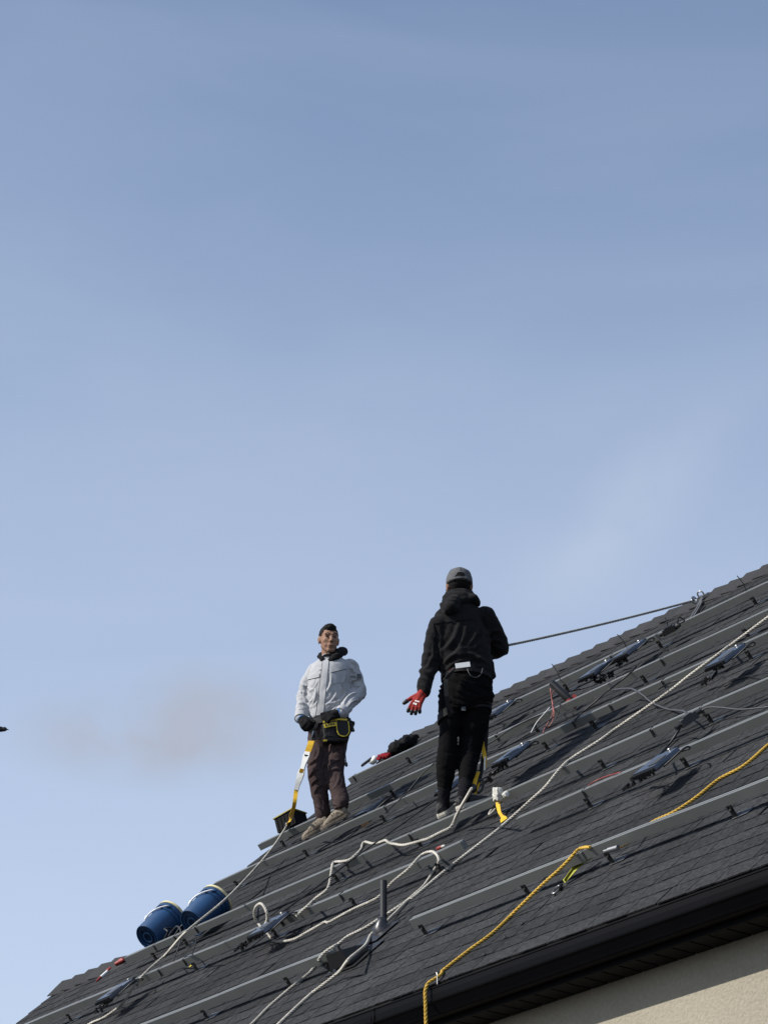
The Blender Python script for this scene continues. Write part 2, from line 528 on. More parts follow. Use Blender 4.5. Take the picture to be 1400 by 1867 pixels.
# ridge caps, one overlapping the next
cap = MB(); cw = .17
for q in range(1):
    rs = []
    for x, lift in ((0, .036), (.26, .006)):
        a = np.array([x, 0, 0])
        prof = [(-cw, -.012), (-cw * .45, .004), (0, .014), (cw * .45, .004), (cw, -.012)]
        rs.append((x, lift, prof))
    vs = []
    for x, lift, prof in rs:
        for th in (.007, 0):
            for y, z in prof:
                # y runs down either slope from the ridge
                hor = abs(y) * math.cos(TH) * (1 if y > 0 else -1); drop = abs(y) * math.sin(TH)
                vs.append((x, hor, z - drop + lift + th))
    m_ = 5; fs = []
    for j in range(4):
        fs += [(j, j + 1, 10 + j + 1, 10 + j), (5 + j, 15 + j, 15 + j + 1, 5 + j + 1), (j, 5 + j, 5 + j + 1, j + 1), (10 + j, 10 + j + 1, 15 + j + 1, 15 + j)]
    fs += [(0, 10, 15, 5), (4, 9, 19, 14)]
    cap.add(vs, fs)
capme = cap.mesh('ridge_cap'); capme.materials.append(M_CAP)
RIDGEROT = Matrix(np.array([S, H, Zv]).T.tolist()).to_4x4()
s = S0 - .01
while s < S1 - .2:
    inst('ridge_cap', capme, roof_o, Matrix.Translation(Vector(P(s, TR + .005) + Zv * (.004 + rng.normal(0, .002)))) @ RIDGEROT @ Matrix.Rotation(rng.normal(0, .012), 4, 'Z')); s += .163
s = SW - .01
while s < S0 - .2:
    inst('ridge_cap', capme, roof_o, Matrix.Translation(Vector(P(s, TW + .005) + Zv * .004)) @ RIDGEROT @ Matrix.Rotation(rng.normal(0, .02), 4, 'Z')); s += .19

# rake trims
for ss, tt, nm in ((S0, TR, 'a'), (SW, TW, 'b')):
    mb = MB(); mb.box(P(ss + .02, tt / 2 + .0, -.075) , .025, tt - .05, .13, S, U, N)
    mb.build('rake_board', M_GUTTER, house)

# eave: lip line is the photograph's gutter top edge
E0 = roof(1400, 1584); E0 = E0 - S * ((E0 - O) @ S)


def EV(s, D, h): return E0 + S * s + H * D + Zv * h


prof = [(-.010, .003), (-.0105, -.003), (-.007, -.007), (-.008, -.033), (-.006, -.058), (-.013, -.063), (-.011, -.071), (.0, -.080), (.012, -.097), (.022, -.111), (.028, -.121), (.035, -.128),
        (.084, -.128), (.084, .03), (.081, .03), (.081, -.124), (.037, -.124), (.030, -.117), (.014, -.094), (.003, -.077), (-.003, -.068), (-.003, .003)]
mb = MB(); cut = [SW - .05, -1.28, S1]
gut = None
for a, b in zip(cut[:-1], cut[1:]):
    ring = lambda q: np.array([EV(q, D, h) for D, h in prof])
    mb.rings([ring(a + .001), ring(b - .001)])
gut = mb.build('gutter', M_GUTTER, house)
mb = MB()
for ss in (-1.28,):
    big = [(D - .003, h - .003) for D, h in prof[:12]]
    poly = np.array([EV(ss - .012, D, h) for D, h in big] + [EV(ss - .012, D + .002, h + .002) for D, h in big[::-1]])
    mb.prism(poly, S * .024)
mb.build('gutter_seam', M_GUTTER, gut)
WD, SH_ = .265, -.150
mb = MB(); mb.prism([EV(SW, .087, .03), EV(SW, .087, SH_ - .004), EV(SW, .103, SH_ - .004), EV(SW, .103, .03)], S * (S1 - SW)); mb.build('fascia', M_GUTTER, house)
# soffit panels with grooves between them
pw = .115; sm = MB()
sm.add([(0, 0, 0), (pw - .012, 0, 0), (pw - .012, .159, 0), (0, .159, 0), (.002, 0, .01), (pw - .014, 0, .01), (pw - .014, .159, .01), (.002, .159, .01)],
       [(3, 2, 1, 0), (4, 5, 6, 7), (0, 1, 5, 4), (1, 2, 6, 5), (2, 3, 7, 6), (3, 0, 4, 7)])
sme = sm.mesh('soffit_panel'); sme.materials.append(M_SOFFIT)
mb = MB(); mb.prism([EV(SW, .104, SH_ + .012), EV(SW, WD + .08, SH_ + .012), EV(SW, WD + .08, SH_ + .03), EV(SW, .104, SH_ + .03)], S * (S1 - SW))
sof = mb.build('soffit', M_SOFFIT, house)
q = SW
while q < S1 - pw:
    inst('soffit_panel', sme, sof, Matrix.Translation(Vector(EV(q, .105, SH_))) @ RIDGEROT); q += pw

# walls (front, gable ends, back)
wl0, wl1 = S0 + .18, S1 - .1
depthH = 2 * TR * math.cos(TH) - 2 * WD
top = E0[2] + SH_ + .008


def wallbox(s0, s1, d0, d1):
    b0 = EV(s0, d0, 0); b0[2] = 0
    pts = [b0, b0 + S * (s1 - s0), b0 + S * (s1 - s0) + H * (d1 - d0), b0 + H * (d1 - d0)]
    mb.prism(pts, Zv * top)


mb = MB(); wallbox(wl0, wl1, WD, WD + depthH)
# gable triangles under the roof
for ss in (wl0, wl1 - .1):
    a = EV(ss, WD + .03, 0); a[2] = top - .005; b = a + H * (depthH - .06); c = P(ss, TR) - Zv * .18
    lift = Zv * .0
    mb.prism([a, b, c], S * .1)
mb.build('wall', M_STUCCO, house)
mb = MB(); wallbox(SW + .18, wl0 - .004, WD, WD + 2 * TW * math.cos(TH) - 2 * WD); mb.build('wing_wall', M_STUCCO, house)

# vent pipe with flashing boot
pb = roof(699, 1700)
vp = MB(); vp.tube([pb - Zv * .05, pb + Zv * .30], .0205, 18); pipe = vp.build('vent_pipe', M_PIPE, house, smooth=50)
mb = MB()
mb.prism([pb - S * .11 - U * .17 + N * .016, pb + S * .11 - U * .17 + N * .016, pb + S * .11 + U * .06 + N * .014, pb - S * .11 + U * .06 + N * .014], N * .003)
boot = mb.build('flashing', M_PIPE, pipe)
mb = MB(); rs = []
for f_, r_ in ((.0, .06), (.02, .046), (.045, .031), (.065, .025), (.067, .02)):
    c = pb + N * .017 + (Zv * f_ if f_ > .03 else N * f_) * 1.0 + Zv * 0
    a = unit(np.cross(Zv, H)); tt = np.arange(20) * math.pi / 10
    w_ = min(1, f_ / .045); nn = unit(N * (1 - w_) + Zv * w_); a1, b1 = frame(nn, S)
    rs.append(c + r_ * (np.cos(tt)[:, None] * a1 + np.sin(tt)[:, None] * b1))
mb.rings(rs); mb.build('rubber_boot', M_BOOT, pipe, smooth=60)

# box roof vent
vb = roof(643, 1757)
mb = MB(); mb.box(vb + N * .013 + U * .03, .27, .28, .004, S, U, N); rv = mb.build('roof_vent', M_BLK, house)
mb = MB()
w2 = .088
A = [(-w2, -.09, .03), (w2, -.09, .03), (w2, .10, .022), (-w2, .10, .022), (-w2 * .8, -.075, .115), (w2 * .8, -.075, .115), (w2 * .8, .085, .055), (-w2 * .8, .085, .055)]
mb.add([vb + S * x + U * y + N * z for x, y, z in A], [(0, 1, 5, 4), (1, 2, 6, 5), (2, 3, 7, 6), (3, 0, 4, 7), (4, 5, 6, 7), (3, 2, 1, 0)])
mb.build('hood', M_BLK, rv)
mb = MB(); mb.box(vb + N * .022 + U * .01, .15, .15, .02, S, U, N); mb.build('collar', M_BLK, rv)

# ------------------------------------------------------------------ rails
RAILN = .118                                        # top of the rails above the shingles
RW, RH = .042, .050
RAILS = []


def rail_profile():
    w, h = RW / 2, RH
    return [(-w, 0), (w, 0), (w, h), (w * .2, h), (w * .2, h - .006), (-w * .2, h - .006), (-w * .2, h), (-w, h), ]


def make_bracket():
    m = MB()
    m.box((0, -.024, .048), .040, .005, .078)
    m.box((0, .004, .012), .040, .056, .006)
    m.box((-.0125, -.0285, .088), .013, .012, .026); m.box((.0125, -.0285, .088), .013, .012, .026)
    me = m.mesh('bracket'); me.materials.append(M_BRACKET)
    m = MB(); m.add([(-.02, -.05, .012), (.11, -.03, .012), (.11, .05, .011), (-.045, .07, .011), (-.02, -.05, .0145), (.11, -.03, .0145), (.11, .05, .0135), (-.045, .07, .0135)],
                    [(3, 2, 1, 0), (4, 5, 6, 7), (0, 1, 5, 4), (1, 2, 6, 5), (2, 3, 7, 6), (3, 0, 4, 7)])
    f = m.mesh('flashing'); f.materials.append(M_FLASH)
    m = MB(); m.lathe([(0, .008), (.008, .008), (.0085, .004), (.016, .004)], (0, -.027, .07), (0, -1, 0), 6)
    pass
    b = m.mesh('bolt'); b.materials.append(M_STEEL)
    return me, f, b


BR = make_bracket()
GROUPR = 'grey aluminium mounting rails on the roof'


m_ = MB(); m_.box((0, 0, RH / 2), .005, RW + .007, RH + .006); m_.box((.012, -RW / 2 - .003, RH * .55), .005, .004, RH * .7)
CLIP = m_.mesh('wire_clip'); CLIP.materials.append(M_BRACKET)


def rail(pa, pb_, label, feet, lift=0.0, clips=()):
    (sa, ta), (sb, tb) = st(*pa, RAILN + lift), st(*pb_, RAILN + lift)
    if pb_[0] > 1380: tb += (tb - ta) * (1.6 / (sb - sa)); sb += 1.6
    n0 = RAILN + lift - RH
    A_, B_ = P(sa, ta, n0), P(sb, tb, n0); d = unit(B_ - A_); u = np.cross(N, d)
    o = empty('mounting_rail', P(sa, ta, 0)); tag(o, label, 'rail', GROUPR)
    m = MB(); k = max(2, int((sb - sa) / .35)); rs = []
    for i in range(k + 1):
        c = A_ + (B_ - A_) * i / k + N * (.0016 * math.sin(i * 1.7 + sa)) + u * .0018 * math.sin(i * 2.1 + ta)
        rs.append(np.array([c + u * y + N * z for y, z in rail_profile()]))
    m.rings(rs); m.build('channel', M_RAIL, o)
    for fx in feet:
        fr = (fx[0] if isinstance(fx, tuple) else fx)
        # pixel column of the foot -> place along the rail
        best = min(np.linspace(0, 1, 400), key=lambda q: abs(proj(A_ + (B_ - A_) * q)[0] - fr))
        c = A_ + (B_ - A_) * best; c = c - N * ((c - O) @ N)
        M = roofM(c, math.atan2(d @ U, d @ S))
        b = inst('bracket', BR[0], o, M @ Matrix.Scale(.74, 4))
        for nm, me in (('flashing', BR[1]), ('bolt', BR[2])):
            ch = bpy.data.objects.new(nm, me); COL.objects.link(ch); ch.parent = b
    for fx in clips:
        best = min(np.linspace(0, 1, 400), key=lambda q: abs(proj(A_ + (B_ - A_) * q)[0] - fx))
        inst('wire_clip', CLIP, o, roofM(A_ + (B_ - A_) * best, math.atan2(d @ U, d @ S) + .04))
    RAILS.append((sa, ta, sb, tb))
    return o


rail((637, 1418), (1400, 1060.5), 'topmost grey rail, running just below the ridge caps', [745, 1030, 1200, 1372], clips=[652, 1120])
rail((472.5, 1539), (1397.5, 1112), 'second rail below the ridge, its end jutting out past the black crate', [516, 716, 975, 1172, 1357], clips=[585, 912, 1215])
rail((391, 1610.5), (1397.5, 1154), 'rail the man in the pale jacket stands on, third below the ridge', [430, 557, 699, 995, 1080, 1362], clips=[711, 1052, 1120, 1215])
rail((229, 1745.3), (1397.5, 1236.8), 'long rail with both blue buckets lying against its left end', [281, 339, 611, 762, 905, 1095, 1289], clips=[289, 328, 366, 638, 754, 1194, 1285])
rail((40, 1870.5), (763, 1570.5), 'long rail with the loop of white rope, ending by the short rail offcut', [126, 355, 500, 642], clips=[255, 299, 344, 520, 630])
rail((764, 1567.5), (842, 1533.5), 'short rail offcut with white rope coming out from under it', [797], lift=.012)
rail((942, 1491.5), (1400, 1297.5), 'rail starting just below the white and yellow strap sleeve', [1070, 1247], clips=[1073])
rail((240, 1876.5), (606, 1731.5), 'low rail ending at the black box roof vent', [372, 524, 597])
rail((748.6, 1675.7), (1062, 1552), 'lowest rail, right of the vent pipe, crossed by the yellow rope', [770, 957])
rail((1066, 1548), (1400, 1418.5), 'lowest rail on the right, yellow rope passing under it', [1108, 1331], lift=.006)
# ------------------------------------------------------------------ ropes and cables lying over shingles and rails


def drape(px, base=.014, over=True):
    """pixel polyline -> path lying on the shingles, lifted over every rail it crosses (px entries may carry their own height)"""
    p = np.array([(q[0], q[1], q[2] if len(q) > 2 else -1) for q in px], float)
    sp = spline(p[:, :2], 3.0)
    # explicit heights are interpolated between the points which carry them
    d0 = np.r_[0, np.cumsum(np.hypot(*np.diff(p[:, :2], axis=0).T))]; d1 = np.r_[0, np.cumsum(np.hypot(*np.diff(sp, axis=0).T))]
    d1 = d1 * d0[-1] / d1[-1]
    hs = np.array([q if q >= 0 else base for q in p[:, 2]]); hmin = np.interp(d1, d0, hs)
    n = hmin.copy()
    top = RAILN + base - .002
    for i, (x, y) in enumerate(sp):
        (_, t0), (s1, t1) = st(x, y, 0), st(x, y, top); c = (t1 - t0) / top
        for sa, ta, sb, tb in (RAILS if over else ()):
            if sa - .03 < s1 < sb + .03:
                tr = ta + (tb - ta) * (s1 - sa) / (sb - sa) - RW / 2; k = (top - base) / .25
                h = (top + (t0 - tr) * k) / (1 - c * k); t = t0 + c * h      # where the sight line meets the rope running down off the rail
                if tr - .25 < t <= tr: n[i] = max(n[i], h)
                elif tr < t1 <= tr + RW: n[i] = max(n[i], top)
    k = np.array([.2, .6, .2]); n = np.maximum(n, np.convolve(np.pad(n, 1, mode='edge'), k, 'valid'))
    return np.array([roof(x, y, h) for (x, y), h in zip(sp, n)])


def rope(name, path, rad, m, label, cat='rope', group=None, pitch=.06):
    o = rope_mb(path, rad, pitch).build(name, m, base=path[0], smooth=True); return tag(o, label, cat, group)


GR = 'white laid ropes on the roof'
rope('rope', drape([(1402, 1124), (1344, 1167), (1263, 1227), (1216, 1263.6), (1130, 1323.6), (1093.5, 1350), (1032, 1391), (995, 1434), (969, 1458), (934, 1490), (903.5, 1516.8),
                    (870, 1542.5), (811, 1588.6), (757, 1634), (743.5, 1643), (701, 1685, .03), (677.5, 1704), (665.7, 1725, .05), (635, 1751, .12), (616, 1774.7, .05), (571, 1810), (540, 1838), (510, 1866.6), (470, 1905)]),
     .0092, M_ROPE, 'long white rope from the upper right, passing before the vent pipe and box vent', group=GR)
loop = [(481, 1690, .12), (487, 1678, .16), (486.5, 1666, .22), (481, 1653, .26), (475, 1648, .27), (467, 1653, .25), (463.5, 1663, .22), (465, 1676, .17), (472, 1686, .12), (484, 1699, .06), (496, 1712), (507.8, 1717.5), (536, 1713),
        (562, 1699), (585, 1686), (592.7, 1681.5), (598, 1683), (642, 1659), (687, 1638), (706, 1619), (717.6, 1607), (743.5, 1586), (757, 1571.4), (772, 1557), (788, 1553.5), (797, 1560, .07), (800, 1570, .03), (794, 1583), (774, 1614),
        (757, 1630), (735, 1648), (706, 1667), (687, 1679), (665.7, 1692), (635, 1707.5), (618.6, 1720.5), (590, 1739), (566.7, 1772), (529, 1803), (491, 1836), (460.6, 1866.6), (430, 1892)]
rope('rope', drape(loop), .0086, M_ROPE, 'white rope with a standing loop at one end, passing behind the vent pipe', group=GR)
rope('rope', drape([(859.7, 1438.4, .36), (850, 1455, .27), (841.7, 1469, .2), (831.4, 1488.5, .13), (825, 1504, .05), (818, 1511), (805.7, 1516.8), (780, 1529.7), (774, 1531.5), (738, 1541), (720, 1539.5), (711, 1538), (703, 1533), (696, 1535), (680, 1538.6), (666, 1535.5), (661, 1540),
                    (658.5, 1549), (648, 1560, .02), (637, 1568), (625.7, 1570.8), (609, 1573), (605.6, 1581), (603, 1598), (597, 1621), (576, 1638), (564, 1650), (552, 1660, .02), (540, 1672, .02)]),
     .0092, M_ROPE, 'white rope hanging from the strap behind the man in black, wriggling down the shingles', group=GR)
rope('rope', drape([(524, 1505, .16), (500, 1542, .13), (470, 1579, .12), (430, 1622, .2), (400, 1650, .32), (340, 1699, .32), (315, 1726, .22), (300, 1743, .13), (258, 1782, .12), (225, 1828, .06), (200, 1849), (185, 1858), (160, 1870), (130, 1900)]),
     .008, M_ROPE, 'taut white rope from the pale jacket man\'s yellow strap, passing the buckets', group=GR)
rope('yellow_rope', drape([(1402, 1357), (1357, 1395.7), (1311, 1421), (1271, 1453), (1228.6, 1481), (1191, 1498.6, .02), (1168, 1518, .04), (1145.7, 1536.5, .055), (1118, 1549, .05)], over=False), .009, M_YROPE,
     'yellow rope at the right edge, tucked under the lowest rail', group='yellow ropes')
yp = drape([(1076, 1545, .05), (1066, 1545.5), (1054, 1550), (1037, 1568.6), (1020, 1585.7), (988.6, 1614), (945.7, 1655.7), (900, 1700), (854, 1734), (803, 1774), (793, 1783.5)])
gl = depth(783, 1794, (yp[-1] - np.array([0, .04, 0]))[1])
lip = EV(0, -.024, .018); lip = lip + S * ((yp[-1] - lip) @ S + .055)
dn = [lip + Zv * .004 + S * 0, lip - H * .012 - Zv * .03 - S * .004, lip - H * .012 - Zv * .12 - S * .002, lip - H * .010 - Zv * .35, lip - H * .01 - Zv * 1.0 + S * .01, lip - H * .01 - Zv * 2.2]
yp2 = spline(np.vstack([yp[:-6], [lip + H * .07 + Zv * .055 + S * .012], dn]), .02)
rope('yellow_rope', yp2, .0088, M_YROPE, 'yellow rope running down the shingles and hanging over the black gutter', group='yellow ropes')
# ferrule on the tucked yellow rope
fp = drape([(1127, 1546, .03), (1110, 1551, .03)])
mb = MB(); mb.tube([fp[0], fp[-1]], .014, 12)
mb.tube([fp[-1], fp[-1] + (fp[-1] - fp[0]) * .5], .009, 8)
tag(mb.build('rope_ferrule', M_STEEL, base=fp[0], smooth=40), 'shiny metal ferrule at the end of the tucked yellow rope', 'ferrule')
# wire hook on the gutter by the rope
hk = roof(797, 1790, .02); mb = MB(); mb.tube([hk - Zv * .015, hk + Zv * .03, hk + Zv * .045 - S * .004], .0026, 6)
tag(mb.build('gutter_spike', M_STEEL, base=hk), 'thin bright spike standing where the yellow rope meets the gutter', 'spike')

# ropes' cousin: thin cord with knots between the sling and the gutter
cp = drape([(1004, 1636), (978, 1664), (945.7, 1692.5), (910, 1721), (877, 1748.6), (848, 1771)], .006)
mb = MB(); mb.tube(resample(cp, .05), .0028, 6); co = mb.build('thin_cord', M_BLK, base=cp[0]); tag(co, 'thin knotted black cord from the lime sling down to the gutter', 'cord')
for f_ in (.35, .55, .78):
    c = cp[int(f_ * (len(cp) - 1))]; mb = MB(); mb.ell(c + N * .004, .011, .009, .008, S, U, N, 8, 5); mb.build('knot', M_BLK, co)

# lime sling with its carabiner
a = roof(1079, 1560, .06); b = roof(1028, 1608, .025); mid = (a + b) / 2 + N * .01
mb = MB(); mb.ribbon(spline([a, mid + S * .012, b], .03), .04, S, .003); mb.ribbon(spline([a + U * .012, mid - S * .014, b + S * .006], .03), .036, unit(S + N), .003)
slg = mb.build('lime_sling', M_GWEB, base=a); tag(slg, 'lime webbing sling hanging from the lowest rail beside the yellow rope', 'sling')


def link(c, d, side, L, W, r, m, parent, name, base=None):
    """oval ring"""
    t = np.linspace(0, 2 * math.pi, 25); d, side = unit(d), unit(side)
    pts = [np.asarray(c) + d * L / 2 * math.cos(q) + side * W / 2 * math.sin(q) for q in t]
    mb = MB(); mb.tube(pts, r, 7, cap=False); return mb.build(name, m, parent, base, smooth=True)


c1 = roof(1022, 1613, .02); c2 = roof(1007, 1633, .02)
cb = link((c1 + c2) / 2, c2 - c1, S, .1, .04, .006, M_STEEL, None, 'carabiner', c1); tag(cb, 'steel carabiner at the lower end of the lime sling', 'carabiner')
mb = MB(); mb.tube([c1 + (c2 - c1) * .1 + S * .012, c1 + (c2 - c1) * .55 + S * .02], .009, 8); mb.build('gate_sleeve', M_BLK, cb)

# ridge anchor and the taut line to the man in black
an = P(*st(1264, 1118), 0); ridge_pt = roof(1283, 1086, .05)
anchor = empty('roof_anchor', an); tag(anchor, 'steel ridge anchor on two legs holding the grey line', 'anchor')
for ds in (-.016, .016):
    mb = MB(); mb.ribbon([roof(1261, 1126, .02) + S * ds, roof(1274, 1104, .025) + S * ds * .8, ridge_pt + S * ds * .2 - U * .03], .016, S, .004); mb.build('leg', M_FLASH, anchor)
mb = MB(); mb.box(ridge_pt, .07, .05, .012, S, U, N); mb.build('plate', M_STEEL, anchor)
link(ridge_pt + N * .02 - S * .02, S, N, .055, .045, .006, M_STEEL, anchor, 'ring')
e0 = ridge_pt + N * .035 - S * .05; q = roof(1262, 1096, .1)
cb2 = link(q + unit(ridge_pt - q) * .05, ridge_pt + N * .03 - q, N, .11, .05, .006, M_STEEL, None, 'carabiner', q); tag(cb2, 'steel carabiner clipping the grey line to the ridge anchor', 'carabiner')
mb = MB(); mb.tube([q + unit(ridge_pt - q) * .01, q + unit(ridge_pt - q) * .06 + N * .02], .014, 8); mb.build('gate_sleeve', M_STEEL, cb2)

# ------------------------------------------------------------------ cables


def cable(px, r, m, label, base=.012, name='cable', parent=None, cat='cable', over=True):
    p = drape(px, base); mb = MB(); mb.tube(resample(p, .035), r, 6)
    o = mb.build(name, m, parent, None if parent is not None else p[0], smooth=True)
    if parent is None: tag(o, label, cat)
    return o


cable([(797, 1457, .13), (720, 1512, .13), (650, 1562, .13), (580, 1616, .14), (508, 1668, .15)], .0055, M_CABLE, 'straight black cable running from behind the man in black to the looped inverter')
cable([(795, 1388, .12), (770, 1412, .06), (743, 1444, .03), (716, 1470, .12), (702, 1483, .13)], .0045, M_CABLE, 'black cable behind the pale jacket man, crossing the upper rails')
cable([(1118, 1258, .11), (1150, 1256, .12), (1172, 1268, .08), (1186, 1280), (1200, 1287), (1220, 1294), (1246, 1297, .08), (1254, 1305, .12)], .0062, M_GCABLE, 'thick grey cable crossing under the long white rope towards the grey box')
cable([(1265, 1307, .12), (1275, 1298, .11), (1292, 1290, .05), (1320, 1291), (1352, 1294), (1402, 1289)], .0055, M_GCABLE, 'grey cable from the grey box to the right edge')
cable([(1244, 1322, .12), (1234, 1337, .04), (1224, 1352), (1206, 1372, .08), (1196, 1382, .14)], .007, M_CABLE, 'black cable linking the grey box to the inverter below it')
cable([(1008, 1308, .13), (960, 1340), (920, 1362), (888, 1372)], .005, M_CABLE, 'black cable trailing along the shingles above the third rail')
cable([(889, 1358), (905, 1348), (930, 1330), (965, 1312, .08), (990, 1302, .12)], .005, M_CABLE, 'black cable lying on the second rail right of the man in black')
cable([(1000, 1276, .1), (1023, 1265, .13), (1060, 1256, .04), (1085, 1248, .05), (1108, 1232, .1)], .006, M_CABLE, 'black cable from the red tool to the pair of inverters')
cable([(1045, 1318, .12), (1060, 1300, .05), (1085, 1280, .04), (1110, 1258, .12), (1140, 1235, .1), (1160, 1215, .04)], .006, M_CABLE, 'black cable climbing from the third rail past the thick grey cable')
cable([(330, 1712, .1), (325, 1730, .02), (316, 1752, .02)], .004, M_CABLE, 'short black lead hanging below the rail under the buckets, left')
cable([(358, 1712, .03), (356, 1724, .02), (350, 1740, .04)], .004, M_CABLE, 'short black lead hanging below the rail under the buckets, right')
cable([(1200, 1257, .12), (1226, 1243, .1), (1262, 1236), (1300, 1215, .1)], .005, M_CABLE, 'black cable passing beneath the long white rope to the inverter')
cable([(1320, 1252), (1340, 1240), (1360, 1234), (1402, 1226, .1)], .004, M_CABLE, 'thin dark cable near the right edge above the fourth rail')

# ------------------------------------------------------------------ micro-inverters
INVM = {}


def inv_meshes():
    m = MB()                                     # case: x along the short side, y along the long side
    m.box((0, 0, 0), .150, .215, .020, top=(.95, .96)); m.box((0, 0, -.014), .138, .2, .010)
    c = m.mesh('case'); c.materials.append(M_INV)
    m = MB()
    for i in range(9): m.box((-.062 + i * .0155, -.116, -.006), .006, .022, .016)
    f = m.mesh('fins'); f.materials.append(M_BLK)
    m = MB(); m.box((0, .125, .006), .05, .055, .005); m.box((0, .148, -.012), .05, .005, .04)
    b = m.mesh('clamp'); b.materials.append(M_BRACKET)
    m = MB(); m.box((.03, -.02, .0115), .055, .09, .002)
    l = m.mesh('label_plate'); l.materials.append(M_GBOX)
    m = MB(); m.ell((0, .125, .012), .009, .009, .006, n=8, k=5); k = m.mesh('bolt'); k.materials.append(M_STEEL)
    return c, f, b, l, k


INVM = inv_meshes()
GI = 'micro-inverters clipped to the rails'


def inverter(px, label, tails=(), tilt=-3, yaw=0, n=.15, roll=0, sc=1.12):
    c = roof(*px, n)
    M = Matrix.Translation(Vector(c)) @ ROOFROT @ Matrix.Rotation(R(yaw), 4, 'Z') @ Matrix.Rotation(R(tilt), 4, 'X') @ Matrix.Rotation(R(roll), 4, 'Y') @ Matrix.Scale(sc, 4)
    o = empty('inverter', c); tag(o, label, 'inverter', GI)
    for nm, me in zip(('case', 'fins', 'clamp', 'label_plate', 'bolt'), INVM): inst(nm, me, o, M)
    rr = random.Random(int(px[0]))
    A3 = np.array(M.to_3x3()); C0 = np.array(M.translation)
    def W3(x, y, z): return C0 + A3 @ np.array([x, y, z])
    # trunk cable with its ribbed plugs hanging off the low end
    for k, tl in enumerate(tails or [[(-16, 14), (-34, 30)]]):
        pts = [W3(-.03 + .05 * k, -.11, -.01)]
        for i, (dx, dy) in enumerate(tl): pts.append(roof(px[0] + dx, px[1] + dy, max(.02, n * .75 - .03 * i)))
        path = resample(spline(pts, .02), .02); nn = len(path)
        zig = np.array([(S * .012 * math.sin(i * 1.9) + N * .014 * math.cos(i * 1.3)) * (0 if i < 2 else 1) for i in range(nn)])
        mb = MB(); mb.tube(path + zig, .0055, 6)
        cbo = mb.build('lead', M_CABLE, o, smooth=True)
        mb = MB()
        for i in range(3, nn - 1, 2):
            mb.box(path[i] + zig[i], .026, .012, .022, unit(path[i] - path[i - 1]), unit(np.cross(N, path[i] - path[i - 1])), N)
        if mb.n:
            q = mb.build('plug_rings', M_BLK, cbo); q['kind'] = 'stuff'
        lk = path[-1]; mb = MB(); mb.box(lk + N * .004, .06, .022, .018, unit(path[-1] - path[-3]), unit(np.cross(N, path[-1] - path[-3])), N); mb.build('plug', M_BLK, o)
    # loops of lead behind the case
    for k in range(2):
        a_ = W3(.03 - .05 * k, .10, -.01); b_ = W3(.08 - .12 * k, -.06, -.02)
        mb = MB(); mb.tube(spline([a_, a_ + A3 @ np.array([.05, .06, -.02 + .03 * k]), (a_ + b_) / 2 + A3 @ np.array([.11 - .03 * k, .02, .02]), b_], .02), .005, 6); mb.build('lead_loop', M_CABLE, o, smooth=True)
    return o


T1 = [[(-22, 20), (-32, 31), (-40, 40)]]
inverter((210, 1808), 'inverter lowest on the left, half crossed by the taut white rope', [[(-10, 14), (-22, 28), (-33, 38)], [(-6, 10), (-18, 20), (-28, 32)]])
inverter((489, 1688), 'inverter with the white rope loop standing behind it', [[(-18, 14), (-36, 28), (-56, 44)], [(-14, 10), (-34, 22), (-46, 36)]])
inverter((675, 1474), 'inverter lying behind the rail right of the pale jacket man\'s shoes', [[(-10, 8), (-18, 14)]], n=.06)
inverter((826, 1428), 'inverter seen between the legs of the man in black', [[(-8, 10), (-14, 18)]], n=.12)
inverter((931, 1376), 'inverter just right of the legs of the man in black', [[(-16, 18), (-30, 34), (-42, 48)], [(-8, 18), (-24, 30)]], n=.16)
inverter((907, 1296), 'inverter under the ridge beside the hips of the man in black', [[(-8, 8), (-14, 12)]])
inverter((1086, 1222), 'lower inverter of the pair near the ridge', [[(-6, 10), (2, 22), (14, 16)], [(8, 8), (22, 12), (30, 4)]])
inverter((1146, 1186), 'upper inverter of the pair near the ridge', [[(-12, 14), (-24, 22)], [(-4, 14), (-18, 26)]])
inverter((1322, 1198), 'inverter at the right beside the long white rope', [[(-12, 16), (-24, 34), (-38, 48)], [(-8, 16), (-20, 34)]], n=.16)
inverter((1196, 1391), 'inverter on the right between the grey box and the yellow rope', [[(-18, 18), (-36, 30), (-54, 46)], [(-10, 16), (-30, 26)]], n=.16)

# connector boxes
for px, yw, m, lab, sz in (((1221, 1149), 12, M_BLK, 'black connector hanging on the topmost rail near the ridge', (.11, .045, .04)),
                           ((1255, 1312), 62, M_GBOX, 'dark grey junction box where the grey cables meet', (.115, .05, .042))):
    c = roof(*px, .13); M3 = np.array((ROOFROT @ Matrix.Rotation(R(yw), 4, 'Z')).to_3x3()); ax, ay, az = M3.T
    mb = MB(); mb.box(c, sz[0], sz[1], sz[2], ax, ay, az, top=(.9, .8)); o = mb.build('junction_box', m, base=c); tag(o, lab, 'junction box')
    mb = MB(); mb.box(c + az * (sz[2] / 2 + .004), sz[0] * .5, sz[1] * .7, .008, ax, ay, az); mb.build('lid', m, o)
    for q in (-1, 1): mb = MB(); mb.tube([c + ax * q * sz[0] * .5, c + ax * q * (sz[0] * .5 + .035)], .014, 8); mb.build('gland', M_BLK, o)
    if yw == 12: mb = MB(); mb.tube(spline([c + ax * .07, c + ax * .11 + az * .05, c + ax * .10 + ay * .07, c + ay * .06 + ax * .05], .02), .005, 6); mb.build('lead', M_CABLE, o)

